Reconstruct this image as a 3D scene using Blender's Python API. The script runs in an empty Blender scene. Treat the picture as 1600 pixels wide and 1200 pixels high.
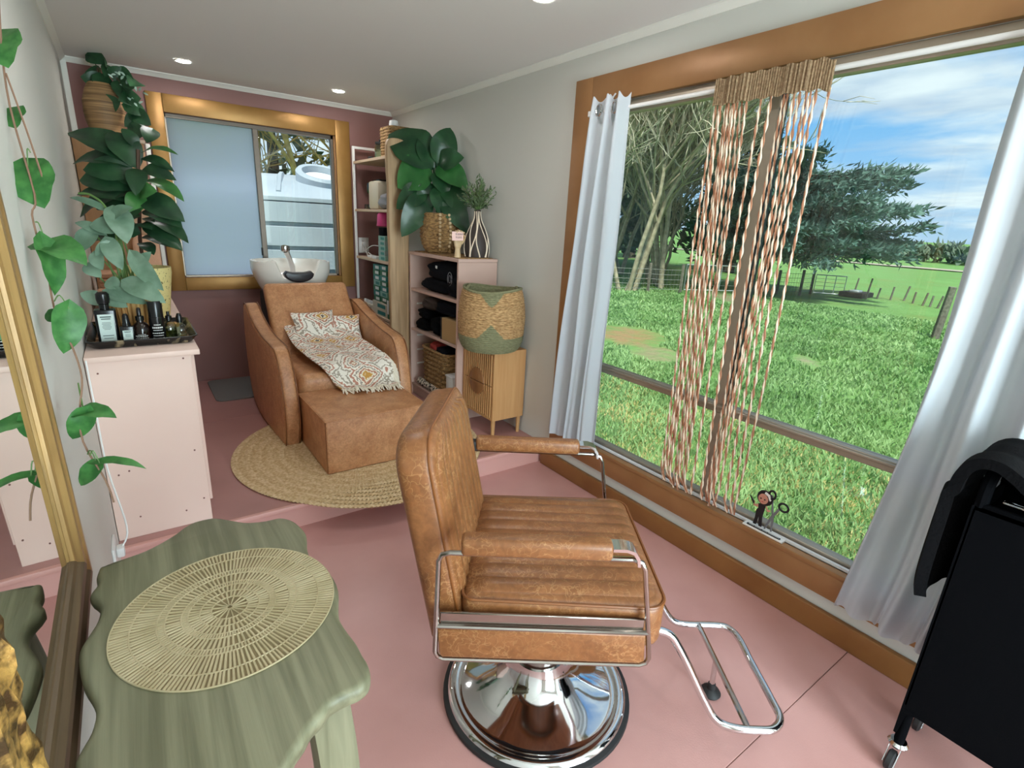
import bpy, bmesh, math, random
import numpy as np
from mathutils import Vector, Matrix
random.seed(7); np.random.seed(7)
S = bpy.context.scene
COL = S.collection
PI = math.pi
R = math.radians
EXPOSURE, SKY, SUN, LAMP, PANEL = 0.66, 0.82, 5.0, 190.0, 118.0

# ------------------------------------------------------------------ camera
cam = bpy.data.cameras.new('camera'); camo = bpy.data.objects.new('camera', cam); COL.objects.link(camo)
cam.sensor_width = 36.0; cam.lens = 812.547 / 1600 * 36.0; cam.clip_start = 0.02; cam.clip_end = 2000
yaw, pit, rol = R(36.41574), R(17.09062), R(3.02132)
fw = Vector((math.sin(yaw)*math.cos(pit), math.cos(yaw)*math.cos(pit), -math.sin(pit)))
rt = Vector((math.cos(yaw), -math.sin(yaw), 0)); up = rt.cross(fw)
rr = rt*math.cos(rol) + up*math.sin(rol); uu = up*math.cos(rol) - rt*math.sin(rol)
m = Matrix((rr, uu, -fw)).transposed().to_4x4(); m.translation = (0, 0, 1.45)
camo.matrix_world = m
S.camera = camo

# ------------------------------------------------------------------ view
S.view_settings.view_transform = 'Standard'; S.view_settings.look = 'None'
S.view_settings.gamma = 1.0; S.view_settings.use_curve_mapping = False
S.view_settings.exposure = EXPOSURE
S.cycles.max_bounces = 12; S.cycles.diffuse_bounces = 8; S.cycles.transparent_max_bounces = 24
S.cycles.sample_clamp_indirect = 6.0

def lin(h):
    h = h.lstrip('#'); o = []
    for i in (0, 2, 4):
        c = int(h[i:i+2], 16)/255
        o.append(c/12.92 if c <= .04045 else ((c+.055)/1.055)**2.4)
    return (*o, 1.0)

# ------------------------------------------------------------------ sky
w = bpy.data.worlds.new('sky'); S.world = w; w.use_nodes = True
N = w.node_tree.nodes; L = w.node_tree.links; N.clear()
def nd(t, **k):
    n = N.new(t)
    for a, b in k.items(): setattr(n, a, b)
    return n
tc = nd('ShaderNodeTexCoord'); sep = nd('ShaderNodeSeparateXYZ'); L.new(tc.outputs['Generated'], sep.inputs[0])
gr = nd('ShaderNodeValToRGB'); L.new(sep.outputs['Z'], gr.inputs[0])
e = gr.color_ramp.elements
e[0].position = 0.0; e[0].color = lin('#b4cdea'); e[1].position = .6; e[1].color = lin('#3f86d6')
for p, c_ in ((.07, '#9cc4ee'), (.2, '#6db2ee'), (.38, '#569fe8')):
    x = e.new(p); x.color = lin(c_)
zb = nd('ShaderNodeMath', operation='ADD'); L.new(sep.outputs['Z'], zb.inputs[0]); zb.inputs[1].default_value = .16
mx = nd('ShaderNodeMath', operation='MAXIMUM'); L.new(zb.outputs[0], mx.inputs[0]); mx.inputs[1].default_value = .05
dx = nd('ShaderNodeMath', operation='DIVIDE'); L.new(sep.outputs['X'], dx.inputs[0]); L.new(mx.outputs[0], dx.inputs[1])
dy = nd('ShaderNodeMath', operation='DIVIDE'); L.new(sep.outputs['Y'], dy.inputs[0]); L.new(mx.outputs[0], dy.inputs[1])
cb = nd('ShaderNodeCombineXYZ'); L.new(dx.outputs[0], cb.inputs[0]); L.new(dy.outputs[0], cb.inputs[1])
mp = nd('ShaderNodeMapping'); L.new(cb.outputs[0], mp.inputs[0])
mp.inputs['Rotation'].default_value = (0, 0, R(-18)); mp.inputs['Scale'].default_value = (.95, .62, 1); mp.inputs['Location'].default_value = (.35, 1.9, 0)
ns = nd('ShaderNodeTexNoise'); L.new(mp.outputs[0], ns.inputs['Vector'])
ns.inputs['Scale'].default_value = 1.25; ns.inputs['Detail'].default_value = 9; ns.inputs['Roughness'].default_value = .56; ns.inputs['Distortion'].default_value = .35
cr = nd('ShaderNodeValToRGB'); L.new(ns.outputs['Fac'], cr.inputs[0])
cr.color_ramp.elements[0].position = .40; cr.color_ramp.elements[0].color = (0, 0, 0, 1)
cr.color_ramp.elements[1].position = .575; cr.color_ramp.elements[1].color = (.95, .95, .95, 1)
ns2 = nd('ShaderNodeTexNoise'); L.new(mp.outputs[0], ns2.inputs['Vector']); ns2.inputs['Scale'].default_value = 2.6; ns2.inputs['Detail'].default_value = 6
cc = nd('ShaderNodeValToRGB'); L.new(ns2.outputs['Fac'], cc.inputs[0])
cc.color_ramp.elements[0].position = .35; cc.color_ramp.elements[0].color = lin('#b3c3de'); cc.color_ramp.elements[1].position = .62; cc.color_ramp.elements[1].color = lin('#eaf0f8')
mixc = nd('ShaderNodeMix', data_type='RGBA'); L.new(cr.outputs[0], mixc.inputs[0]); L.new(gr.outputs[0], mixc.inputs[6]); L.new(cc.outputs[0], mixc.inputs[7])
bg = nd('ShaderNodeBackground'); L.new(mixc.outputs[2], bg.inputs[0]); bg.inputs[1].default_value = SKY
ow = nd('ShaderNodeOutputWorld'); L.new(bg.outputs[0], ow.inputs[0])

# ------------------------------------------------------------------ sun
sd = bpy.data.lights.new('sun', 'SUN'); sd.energy = SUN; sd.angle = R(4); sd.color = (1, .95, .86)
so = bpy.data.objects.new('sun', sd); COL.objects.link(so); so.location = (-8, -12, 16)
so.rotation_euler = Vector((.36, .46, -.95)).to_track_quat('-Z', 'Y').to_euler()

# added area light brightening the room, in place of daylight through the doors
dl = bpy.data.lights.new('doorway_daylight', 'AREA'); dl.shape = 'RECTANGLE'; dl.size = 1.3; dl.size_y = 1.95; dl.energy = PANEL; dl.color = (.86, .95, 1.08)
do = bpy.data.objects.new('doorway_daylight', dl); COL.objects.link(do); do.location = (1.05, -1.84, 1.05); do.rotation_euler = (R(90), 0, 0)

# ------------------------------------------------------------------ materials
def newmat(name):
    m = bpy.data.materials.new(name); m.use_nodes = True
    return m, m.node_tree.nodes, m.node_tree.links, m.node_tree.nodes['Principled BSDF']

def coords(N, L, stretch=(1, 1, 1), rot=(0, 0, 0)):
    t = N.new('ShaderNodeTexCoord'); mp = N.new('ShaderNodeMapping'); L.new(t.outputs['Object'], mp.inputs[0])
    mp.inputs['Scale'].default_value = stretch; mp.inputs['Rotation'].default_value = rot
    return mp.outputs[0]

def mat(name, c, rough=.5, metal=0.0, c2=None, scale=8, stretch=(1, 1, 1), bump=0.0, bscale=None, detail=4, lo=.35, hi=.65, spec=.5, rot=(0, 0, 0), sheen=0, dist=0.0):
    m, N, L, b = newmat(name)
    b.inputs['Base Color'].default_value = lin(c); b.inputs['Roughness'].default_value = rough
    b.inputs['Metallic'].default_value = metal; b.inputs['Specular IOR Level'].default_value = spec
    if sheen: b.inputs['Sheen Weight'].default_value = sheen
    v = coords(N, L, stretch, rot)
    if c2:
        n = N.new('ShaderNodeTexNoise'); L.new(v, n.inputs['Vector']); n.inputs['Scale'].default_value = scale; n.inputs['Detail'].default_value = detail; n.inputs['Distortion'].default_value = dist
        r = N.new('ShaderNodeValToRGB'); L.new(n.outputs['Fac'], r.inputs[0])
        r.color_ramp.elements[0].position = lo; r.color_ramp.elements[0].color = lin(c)
        r.color_ramp.elements[1].position = hi; r.color_ramp.elements[1].color = lin(c2)
        L.new(r.outputs[0], b.inputs['Base Color'])
    if bump:
        n2 = N.new('ShaderNodeTexNoise'); L.new(v, n2.inputs['Vector']); n2.inputs['Scale'].default_value = bscale or scale; n2.inputs['Detail'].default_value = 5
        bp = N.new('ShaderNodeBump'); bp.inputs['Strength'].default_value = bump; bp.inputs['Distance'].default_value = .004
        L.new(n2.outputs['Fac'], bp.inputs['Height']); L.new(bp.outputs[0], b.inputs['Normal'])
    return m

def leather(name, c1, c2, cl, s=9, crease=.5, rough=.36):
    m, N, L, b = newmat(name); v = coords(N, L)
    n = N.new('ShaderNodeTexNoise'); L.new(v, n.inputs['Vector']); n.inputs['Scale'].default_value = s; n.inputs['Detail'].default_value = 7; n.inputs['Roughness'].default_value = .65
    r = N.new('ShaderNodeValToRGB'); L.new(n.outputs['Fac'], r.inputs[0])
    r.color_ramp.elements[0].position = .34; r.color_ramp.elements[0].color = lin(c1); r.color_ramp.elements[1].position = .68; r.color_ramp.elements[1].color = lin(c2)
    nz = N.new('ShaderNodeTexNoise'); L.new(v, nz.inputs['Vector']); nz.inputs['Scale'].default_value = s*2.2; nz.inputs['Detail'].default_value = 3
    ad = N.new('ShaderNodeVectorMath'); ad.operation = 'MULTIPLY_ADD'; L.new(nz.outputs['Color'], ad.inputs[0]); ad.inputs[1].default_value = (.16, .16, .16); L.new(v, ad.inputs[2])
    vo = N.new('ShaderNodeTexVoronoi'); vo.feature = 'DISTANCE_TO_EDGE'; L.new(ad.outputs[0], vo.inputs['Vector']); vo.inputs['Scale'].default_value = s*3.6
    r2 = N.new('ShaderNodeValToRGB'); L.new(vo.outputs['Distance'], r2.inputs[0])
    r2.color_ramp.elements[0].position = .0; r2.color_ramp.elements[0].color = (crease, crease, crease, 1); r2.color_ramp.elements[1].position = .06; r2.color_ramp.elements[1].color = (0, 0, 0, 1)
    nb = N.new('ShaderNodeTexNoise'); L.new(v, nb.inputs['Vector']); nb.inputs['Scale'].default_value = s*.8
    r3 = N.new('ShaderNodeValToRGB'); L.new(nb.outputs['Fac'], r3.inputs[0]); r3.color_ramp.elements[0].position = .30; r3.color_ramp.elements[1].position = .62
    mu = N.new('ShaderNodeMath'); mu.operation = 'MULTIPLY'; L.new(r2.outputs[0], mu.inputs[0]); L.new(r3.outputs[0], mu.inputs[1])
    mi = N.new('ShaderNodeMix'); mi.data_type = 'RGBA'; L.new(mu.outputs[0], mi.inputs[0]); L.new(r.outputs[0], mi.inputs[6]); mi.inputs[7].default_value = lin(cl)
    nf = N.new('ShaderNodeTexNoise'); L.new(v, nf.inputs['Vector']); nf.inputs['Scale'].default_value = s*6; nf.inputs['Detail'].default_value = 4; nf.inputs['Distortion'].default_value = .8
    rf = N.new('ShaderNodeValToRGB'); L.new(nf.outputs['Fac'], rf.inputs[0]); rf.color_ramp.elements[0].position = .3; rf.color_ramp.elements[0].color = (.72, .70, .66, 1); rf.color_ramp.elements[1].position = .68; rf.color_ramp.elements[1].color = (1.0, 1.0, 1.0, 1)
    ml = N.new('ShaderNodeMix'); ml.data_type = 'RGBA'; ml.blend_type = 'MULTIPLY'; ml.inputs[0].default_value = 1; L.new(mi.outputs[2], ml.inputs[6]); L.new(rf.outputs[0], ml.inputs[7])
    L.new(ml.outputs[2], b.inputs['Base Color']); b.inputs['Roughness'].default_value = rough
    bp = N.new('ShaderNodeBump'); bp.inputs['Strength'].default_value = .12; bp.inputs['Distance'].default_value = .003
    L.new(n.outputs['Fac'], bp.inputs['Height']); L.new(bp.outputs[0], b.inputs['Normal'])
    return m

def wood(name, c1, c2, axis='Y', s=30, rough=.5, ratio=14, bump=.08, lo=.3, hi=.7):
    st = {'X': (1/ratio, 1, 1), 'Y': (1, 1/ratio, 1), 'Z': (1, 1, 1/ratio)}[axis]
    return mat(name, c1, rough, 0, c2, s, st, bump, s*1.4, 6, lo, hi, dist=.6)

def glassmat(name, tint='#f4fbf8', refl=.045, power=4.0, haze=0.0):
    m, N, L, b = newmat(name); N.remove(b)
    lw = N.new('ShaderNodeLayerWeight'); lw.inputs[0].default_value = .5
    pw = N.new('ShaderNodeMath'); pw.operation = 'POWER'; L.new(lw.outputs['Facing'], pw.inputs[0]); pw.inputs[1].default_value = power
    ma = N.new('ShaderNodeMath'); ma.operation = 'MULTIPLY_ADD'; L.new(pw.outputs[0], ma.inputs[0]); ma.inputs[1].default_value = .8; ma.inputs[2].default_value = refl
    ma.use_clamp = True
    t = N.new('ShaderNodeBsdfTransparent'); t.inputs[0].default_value = lin(tint); g = N.new('ShaderNodeBsdfGlossy'); g.inputs['Roughness'].default_value = .0
    mi = N.new('ShaderNodeMixShader'); L.new(ma.outputs[0], mi.inputs[0]); L.new(t.outputs[0], mi.inputs[1]); L.new(g.outputs[0], mi.inputs[2])
    L.new(mi.outputs[0], N['Material Output'].inputs[0])
    return m

def cloth(name, c, trans=.35, clear=.0, bump=.15):
    m, N, L, b = newmat(name); N.remove(b)
    d = N.new('ShaderNodeBsdfDiffuse'); d.inputs[0].default_value = lin(c); t = N.new('ShaderNodeBsdfTranslucent'); t.inputs[0].default_value = lin(c)
    v = coords(N, L, (1, 1, .25)); n = N.new('ShaderNodeTexNoise'); L.new(v, n.inputs['Vector']); n.inputs['Scale'].default_value = 160
    bp = N.new('ShaderNodeBump'); bp.inputs['Strength'].default_value = bump; bp.inputs['Distance'].default_value = .002; L.new(n.outputs['Fac'], bp.inputs['Height'])
    L.new(bp.outputs[0], d.inputs['Normal'])
    mi = N.new('ShaderNodeMixShader'); mi.inputs[0].default_value = trans; L.new(d.outputs[0], mi.inputs[1]); L.new(t.outputs[0], mi.inputs[2]); o = mi.outputs[0]
    if clear:
        x = N.new('ShaderNodeBsdfTransparent'); m2 = N.new('ShaderNodeMixShader'); m2.inputs[0].default_value = clear
        L.new(o, m2.inputs[1]); L.new(x.outputs[0], m2.inputs[2]); o = m2.outputs[0]
    L.new(o, N['Material Output'].inputs[0])
    return m

def leafmat(name, c, c2, rough=.35, scale=14, trans=.2):
    m, N, L, b = newmat(name); v = coords(N, L)
    n = N.new('ShaderNodeTexNoise'); L.new(v, n.inputs['Vector']); n.inputs['Scale'].default_value = scale; n.inputs['Detail'].default_value = 3
    r = N.new('ShaderNodeValToRGB'); L.new(n.outputs['Fac'], r.inputs[0]); r.color_ramp.elements[0].position = .35; r.color_ramp.elements[0].color = lin(c); r.color_ramp.elements[1].position = .7; r.color_ramp.elements[1].color = lin(c2)
    L.new(r.outputs[0], b.inputs['Base Color']); b.inputs['Roughness'].default_value = rough
    t = N.new('ShaderNodeBsdfTranslucent'); L.new(r.outputs[0], t.inputs[0])
    mi = N.new('ShaderNodeMixShader'); mi.inputs[0].default_value = trans; L.new(b.outputs[0], mi.inputs[1]); L.new(t.outputs[0], mi.inputs[2])
    L.new(mi.outputs[0], N['Material Output'].inputs[0])
    return m

def emit(name, c, s):
    m, N, L, b = newmat(name); b.inputs['Base Color'].default_value = lin(c); b.inputs['Emission Color'].default_value = lin(c); b.inputs['Emission Strength'].default_value = s
    return m

M = {}
M['wall'] = mat('wall_paint', '#cac9c2', .75, bump=.05, bscale=120)
M['ceil'] = mat('ceiling_paint', '#dcd9d5', .8)
M['mauve'] = mat('mauve_wall_paint', '#8a625c', .6, bump=.05, bscale=90)
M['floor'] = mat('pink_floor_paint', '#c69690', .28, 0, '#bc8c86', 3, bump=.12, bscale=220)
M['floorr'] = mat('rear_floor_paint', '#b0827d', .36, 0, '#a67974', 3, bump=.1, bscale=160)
M['riser'] = mat('riser_paint', '#d09d94', .45)
M['joint'] = mat('joint_dark', '#7a544d', .8)
M['white'] = mat('white_paint', '#e4e2da', .5)
M['bronze'] = mat('bronze_trim_paint', '#94683f', .42, .25, '#a0744a', 5, (1, 1, 1), .05, 30)
M['gold'] = mat('gold_trim_paint', '#946b34', .4, .4, '#a67c42', 4, (1, 1, 1), .06, 25)
M['skirt'] = mat('skirting_paint', '#86592f', .4, .2, '#936638', 5)
M['alu'] = mat('anodised_aluminium', '#a99c8c', .4, .55)
M['aludark'] = mat('dark_aluminium', '#6d6258', .4, .6)
M['black'] = mat('rubber_black', '#1b1b1c', .6)
M['glass'] = glassmat('window_glass')
m_, N_, L_, b_ = newmat('frosted_glass'); N_.remove(b_); b_ = N_.new('ShaderNodeBsdfRefraction'); b_.inputs['Color'].default_value = lin('#eef4fd'); b_.inputs['Roughness'].default_value = .62; b_.inputs['IOR'].default_value = 1.12
t_ = N_.new('ShaderNodeBsdfTranslucent'); t_.inputs[0].default_value = lin('#ecf2fd'); x_ = N_.new('ShaderNodeMixShader'); x_.inputs[0].default_value = .5
L_.new(b_.outputs[0], x_.inputs[1]); L_.new(t_.outputs[0], x_.inputs[2]); L_.new(x_.outputs[0], N_['Material Output'].inputs[0]); M['frost'] = m_
M['chrome'] = mat('chrome', '#d9dadc', .07, 1.0)
M['chromed'] = mat('worn_chrome', '#a9a49e', .16, 1.0)
M['leather'] = leather('tan_leather', '#82512d', '#98633b', '#bc8e60', 8, .7, .38)
M['leather2'] = leather('chestnut_leather', '#b47b52', '#d09a6e', '#d8aa80', 14, .3, .42)
M['pipe'] = mat('leather_piping', '#7d4a22', .4)
M['sage'] = wood('sage_painted_wood', '#605f47', '#7d7b61', 'Y', 42, .5, 26, .35, .38, .62)
M['sageleg'] = wood('sage_painted_leg', '#63624a', '#7d7b61', 'Z', 42, .5, 26, .2)
M['matgold'] = mat('gold_vinyl', '#b8aa88', .5, .1, '#a89a76', 20)
M['matdark'] = mat('gold_vinyl_shadow', '#7a6b4a', .6, .1)  # darker gold of the placemat backing
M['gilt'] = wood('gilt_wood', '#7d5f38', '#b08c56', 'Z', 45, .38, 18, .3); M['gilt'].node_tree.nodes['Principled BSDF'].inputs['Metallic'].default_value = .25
M['giltdark'] = wood('dark_gilt_wood', '#3f3222', '#66523a', 'Y', 40, .45, 18, .2)  # gilt darkened: shade on the bottom rail put into the colour
M['ornate'] = mat('ornate_gilt', '#4a351c', .35, .45, '#c49a54', 55, lo=.40, hi=.62, bump=.8, bscale=70, detail=3)
M['mirror'] = mat('mirror_silver', '#e8ece8', .01, 1.0)
M['pinkcab'] = mat('blush_cabinet_paint', '#e4c8bb', .5, 0, '#e1c4b7', 3)
M['pinkshelf'] = mat('blush_shelf_paint', '#c3a396', .55)
M['timber'] = wood('raw_timber_slab', '#957654', '#c2a27c', 'Z', 34, .6, 16, .25)
M['oak'] = wood('oak_veneer', '#bb8a58', '#c89a68', 'Z', 50, .45, 16, .05)
M['oakdark'] = wood('brown_wood_inlay', '#8a5c36', '#9a6a42', 'Z', 50, .45, 10, .05)  # inlay's own brown; on drawer faces it paints the shade between flutes
M['shelfwood'] = mat('pale_shelf_board', '#c7ad94', .5)
M['metalwhite'] = mat('white_metal', '#e6e4e2', .4)
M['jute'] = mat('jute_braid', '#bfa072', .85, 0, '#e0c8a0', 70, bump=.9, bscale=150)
M['jutedark'] = mat('jute_braid_shaded_fibre', '#b8986a', .9, 0, '#d8be94', 70, bump=.9, bscale=150)  # slightly deeper tone for alternate rings
M['wicker'] = mat('wicker', '#6b4f2f', .8, 0, '#b08a58', 45, (1, 1, 2.2), .9, 60)
M['seagrass'] = mat('seagrass_rope', '#8f6b42', .85, 0, '#c49e6e', 45, (1, 1, 3), .9, 60)
M['sagecloth'] = mat('sage_cotton', '#6f6e4f', .9, 0, '#858362', 50, (1, 1, 3), .6, 70)
M['curtain'] = cloth('white_voile', '#dadde2', .4, .10)
M['burlap'] = mat('burlap_header', '#856c50', .9, 0, '#a88c6c', 120, bump=.8, bscale=220)
M['cordcream'] = mat('cream_cord', '#f0dcc4', .85); M['cordpink'] = mat('terracotta_cord', '#b07a5c', .85)
M['blacktex'] = mat('black_powder_coat', '#06070a', .9, bump=.1, bscale=300, spec=.06)
M['blackcloth'] = mat('black_towelling', '#08080a', .95, bump=.7, bscale=120, spec=.1)
M['navycloth'] = mat('charcoal_cotton', '#111217', .95, bump=.4, bscale=60, spec=.1)
M['browncloth'] = mat('brown_cotton', '#3a2c26', .9, bump=.4, bscale=60)
M['card'] = mat('kraft_cardboard', '#b08f62', .8)
M['porcelain'] = mat('white_basin', '#efece4', .18)
M['gel'] = mat('black_gel_rest', '#26262a', .35)
M['matgrey'] = mat('grey_floor_mat', '#6e6c6a', .85, bump=.3, bscale=200)
M['bottleblack'] = mat('black_plastic', '#101012', .22)
M['amber'] = mat('dark_amber_glass', '#1c0f0a', .08)
M['clearb'] = glassmat('clear_bottle', '#e2e6d6', .10, 3.0)
M['label'] = mat('pale_label', '#c9d8d2', .6); M['labelink'] = mat('label_ink', '#5b6a66', .6); M['inkwhite'] = mat('white_print', '#d8d8d4', .6)
M['bamboo'] = mat('split_wood', '#a9743c', .7, 0, '#cfa467', 30, (1, 1, .08), .4, 40)
M['goldpot'] = mat('gold_stone_pot', '#e8d894', .5, .1, '#4a3d22', 90, lo=.6, hi=.68)
M['soil'] = mat('potting_soil', '#2b2018', .95, bump=.6, bscale=80)
M['leafdark'] = leafmat('fig_leaf', '#1d3a26', '#2f5534', .38)
M['leaflit'] = leafmat('fig_leaf_young', '#356b35', '#4f8a46', .4)  # brighter copy of the fig leaf, lit look put into its colour
M['leafsilver'] = leafmat('silver_leaf', '#6a8a72', '#8ba892', .4)
M['leafivy'] = leafmat('ivy_leaf', '#2f6a2f', '#4d8a44', .45, 40)
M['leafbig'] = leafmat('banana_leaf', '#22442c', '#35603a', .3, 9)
M['leafpoth'] = leafmat('pothos_leaf', '#1d3d26', '#35603c', .4)
M['leafpale'] = leafmat('pale_sprig', '#7fa08c', '#b7cfc0', .5)
M['leafolive'] = leafmat('olive_leaf', '#3d4f33', '#6b7d55', .5)
M['stem'] = mat('brown_stem', '#4b3426', .7); M['stemgreen'] = mat('green_stem', '#5d7d42', .6); M['vine'] = mat('vine_stem', '#8a6a55', .7)
M['handwood'] = mat('beech_wood', '#d2b791', .5, 0, '#c7a980', 30, (1, 1, .15))
M['bandwood'] = mat('banded_wood_vase', '#6f5236', .6, 0, '#a98458', 10, (.3, .3, 9), .3, 20, 6)
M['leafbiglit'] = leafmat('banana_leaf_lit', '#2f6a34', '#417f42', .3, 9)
M['pinkcard'] = mat('pink_card', '#f0c9c0', .6); M['ink'] = mat('ink', '#4a3a3a', .7)
M['teal'] = mat('teal_box', '#2c7a74', .5); M['green'] = mat('green_box', '#2f6a4c', .5); M['mint'] = mat('mint_box', '#86b0a4', .5); M['greyteal'] = mat('grey_green_box', '#93a8a4', .5)
M['magenta'] = mat('magenta_plastic', '#c23a78', .4); M['plastw'] = mat('white_plastic', '#dcdcda', .4); M['cream'] = mat('cream_plastic', '#c9c0ac', .4)
M['leopard'] = mat('leopard_print', '#d8ccba', .8, 0, '#2a221c', 60, lo=.5, hi=.53)
M['red'] = mat('red_cloth', '#b8403a', .7); M['towelpink'] = mat('peach_towel', '#d2a385', .95, bump=.5, bscale=120)
M['tanboard'] = wood('tan_board', '#a67a54', '#b98d66', 'Z', 20, .5, 12)
M['skin'] = mat('printed_skin', '#c98d78', .5); M['hair'] = mat('printed_black', '#1c1719', .5); M['grey'] = mat('printed_grey', '#77777c', .5); M['whiteac'] = mat('white_acrylic', '#eeece6', .35)
M['tank'] = mat('tank_plastic', '#a3abb6', .55, 0, '#969fac', 2.0)
M['bark'] = mat('pale_bark', '#b8ac92', .9, 0, '#918670', 6, bump=.6, bscale=20); M['twig'] = mat('bare_twig', '#cfc6b2', .9, 0, '#aaa08a', 3)
M['barky'] = mat('ochre_bark', '#d0ac64', .9, 0, '#a88650', 8); M['barkd'] = mat('dark_bark', '#4a4038', .9)  # ochre: yellow sunlight on the rear trunks put into the bark colour
M['cypress'] = leafmat('cypress_foliage', '#3d5f54', '#64857a', .7, 1.2, .15); M['scrub'] = leafmat('scrub_foliage', '#4a5c4c', '#6e7d68', .8, .6, .1)
M['post'] = mat('weathered_post', '#7d776c', .9, 0, '#5f5a52', 20); M['wire'] = mat('fence_wire', '#9a9a98', .5, .6); M['gal'] = mat('galvanised_steel', '#c4c8c8', .45, .5)
M['hill'] = mat('hill_grass', '#5f7d4c', .95, 0, '#4c6a44', .05)
M['road'] = mat('gravel_track', '#a39a86', .95)
M['bulb'] = emit('lamp_diffuser', '#fdfaf8', LAMP)
M['matjute'] = M['jute']

def grassmat():
    m, N, L, b = newmat('paddock_grass'); v = coords(N, L)
    n = N.new('ShaderNodeTexNoise'); L.new(v, n.inputs['Vector']); n.inputs['Scale'].default_value = .55; n.inputs['Detail'].default_value = 10; n.inputs['Roughness'].default_value = .7
    r = N.new('ShaderNodeValToRGB'); L.new(n.outputs['Fac'], r.inputs[0])
    r.color_ramp.elements[0].position = .3; r.color_ramp.elements[0].color = lin('#76864e'); r.color_ramp.elements[1].position = .72; r.color_ramp.elements[1].color = lin('#74985a')
    x = r.color_ramp.elements.new(.5); x.color = lin('#688c50')
    L.new(r.outputs[0], b.inputs['Base Color']); b.inputs['Roughness'].default_value = .9; b.inputs['Specular IOR Level'].default_value = .1
    n2 = N.new('ShaderNodeTexNoise'); L.new(v, n2.inputs['Vector']); n2.inputs['Scale'].default_value = 9; n2.inputs['Detail'].default_value = 8
    bp = N.new('ShaderNodeBump'); bp.inputs['Strength'].default_value = .8; bp.inputs['Distance'].default_value = .08; L.new(n2.outputs['Fac'], bp.inputs['Height']); L.new(bp.outputs[0], b.inputs['Normal'])
    return m
M['grass'] = grassmat()
M['blade'] = leafmat('grass_blade', '#739c5a', '#a4c486', .6, .9, .35)
M['straw'] = leafmat('dry_grass_blade', '#b8aa6c', '#d2c48c', .7, 2, .25)

def throwmat():
    m, N, L, b = newmat('patterned_throw'); v = coords(N, L)
    vo = N.new('ShaderNodeTexVoronoi'); L.new(v, vo.inputs['Vector']); vo.inputs['Scale'].default_value = 7.0; vo.inputs['Randomness'].default_value = .6; vo.distance = 'MANHATTAN'
    nz = N.new('ShaderNodeTexNoise'); L.new(v, nz.inputs['Vector']); nz.inputs['Scale'].default_value = 70
    ad = N.new('ShaderNodeMath'); ad.operation = 'MULTIPLY_ADD'; L.new(nz.outputs['Fac'], ad.inputs[0]); ad.inputs[1].default_value = .22; sc_ = N.new('ShaderNodeMath'); sc_.operation = 'MULTIPLY'; L.new(vo.outputs['Distance'], sc_.inputs[0]); sc_.inputs[1].default_value = .72; L.new(sc_.outputs[0], ad.inputs[2])
    r = N.new('ShaderNodeValToRGB'); L.new(ad.outputs[0], r.inputs[0]); r.color_ramp.interpolation = 'CONSTANT'
    els = [(0, '#6d6258'), (.2, '#e9dcc0'), (.25, '#c09048'), (.35, '#e6dcc8'), (.41, '#b07a64'), (.48, '#e8dfce'), (.54, '#9a8f84'), (.60, '#ebe4d6'), (.67, '#b98470'), (.75, '#ece6da'), (.84, '#a39888'), (.90, '#ece6da')]
    r.color_ramp.elements[0].color = lin(els[0][1]); r.color_ramp.elements[1].position = .2; r.color_ramp.elements[1].color = lin(els[1][1])
    for p, c_ in els[2:]:
        x = r.color_ramp.elements.new(p); x.color = lin(c_)
    L.new(r.outputs[0], b.inputs['Base Color']); b.inputs['Roughness'].default_value = .95
    bp = N.new('ShaderNodeBump'); bp.inputs['Strength'].default_value = .5; bp.inputs['Distance'].default_value = .003; L.new(nz.outputs['Fac'], bp.inputs['Height']); L.new(bp.outputs[0], b.inputs['Normal'])
    return m
M['throw'] = throwmat(); M['fringe'] = mat('cream_fringe', '#ece4d2', .95)

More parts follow.
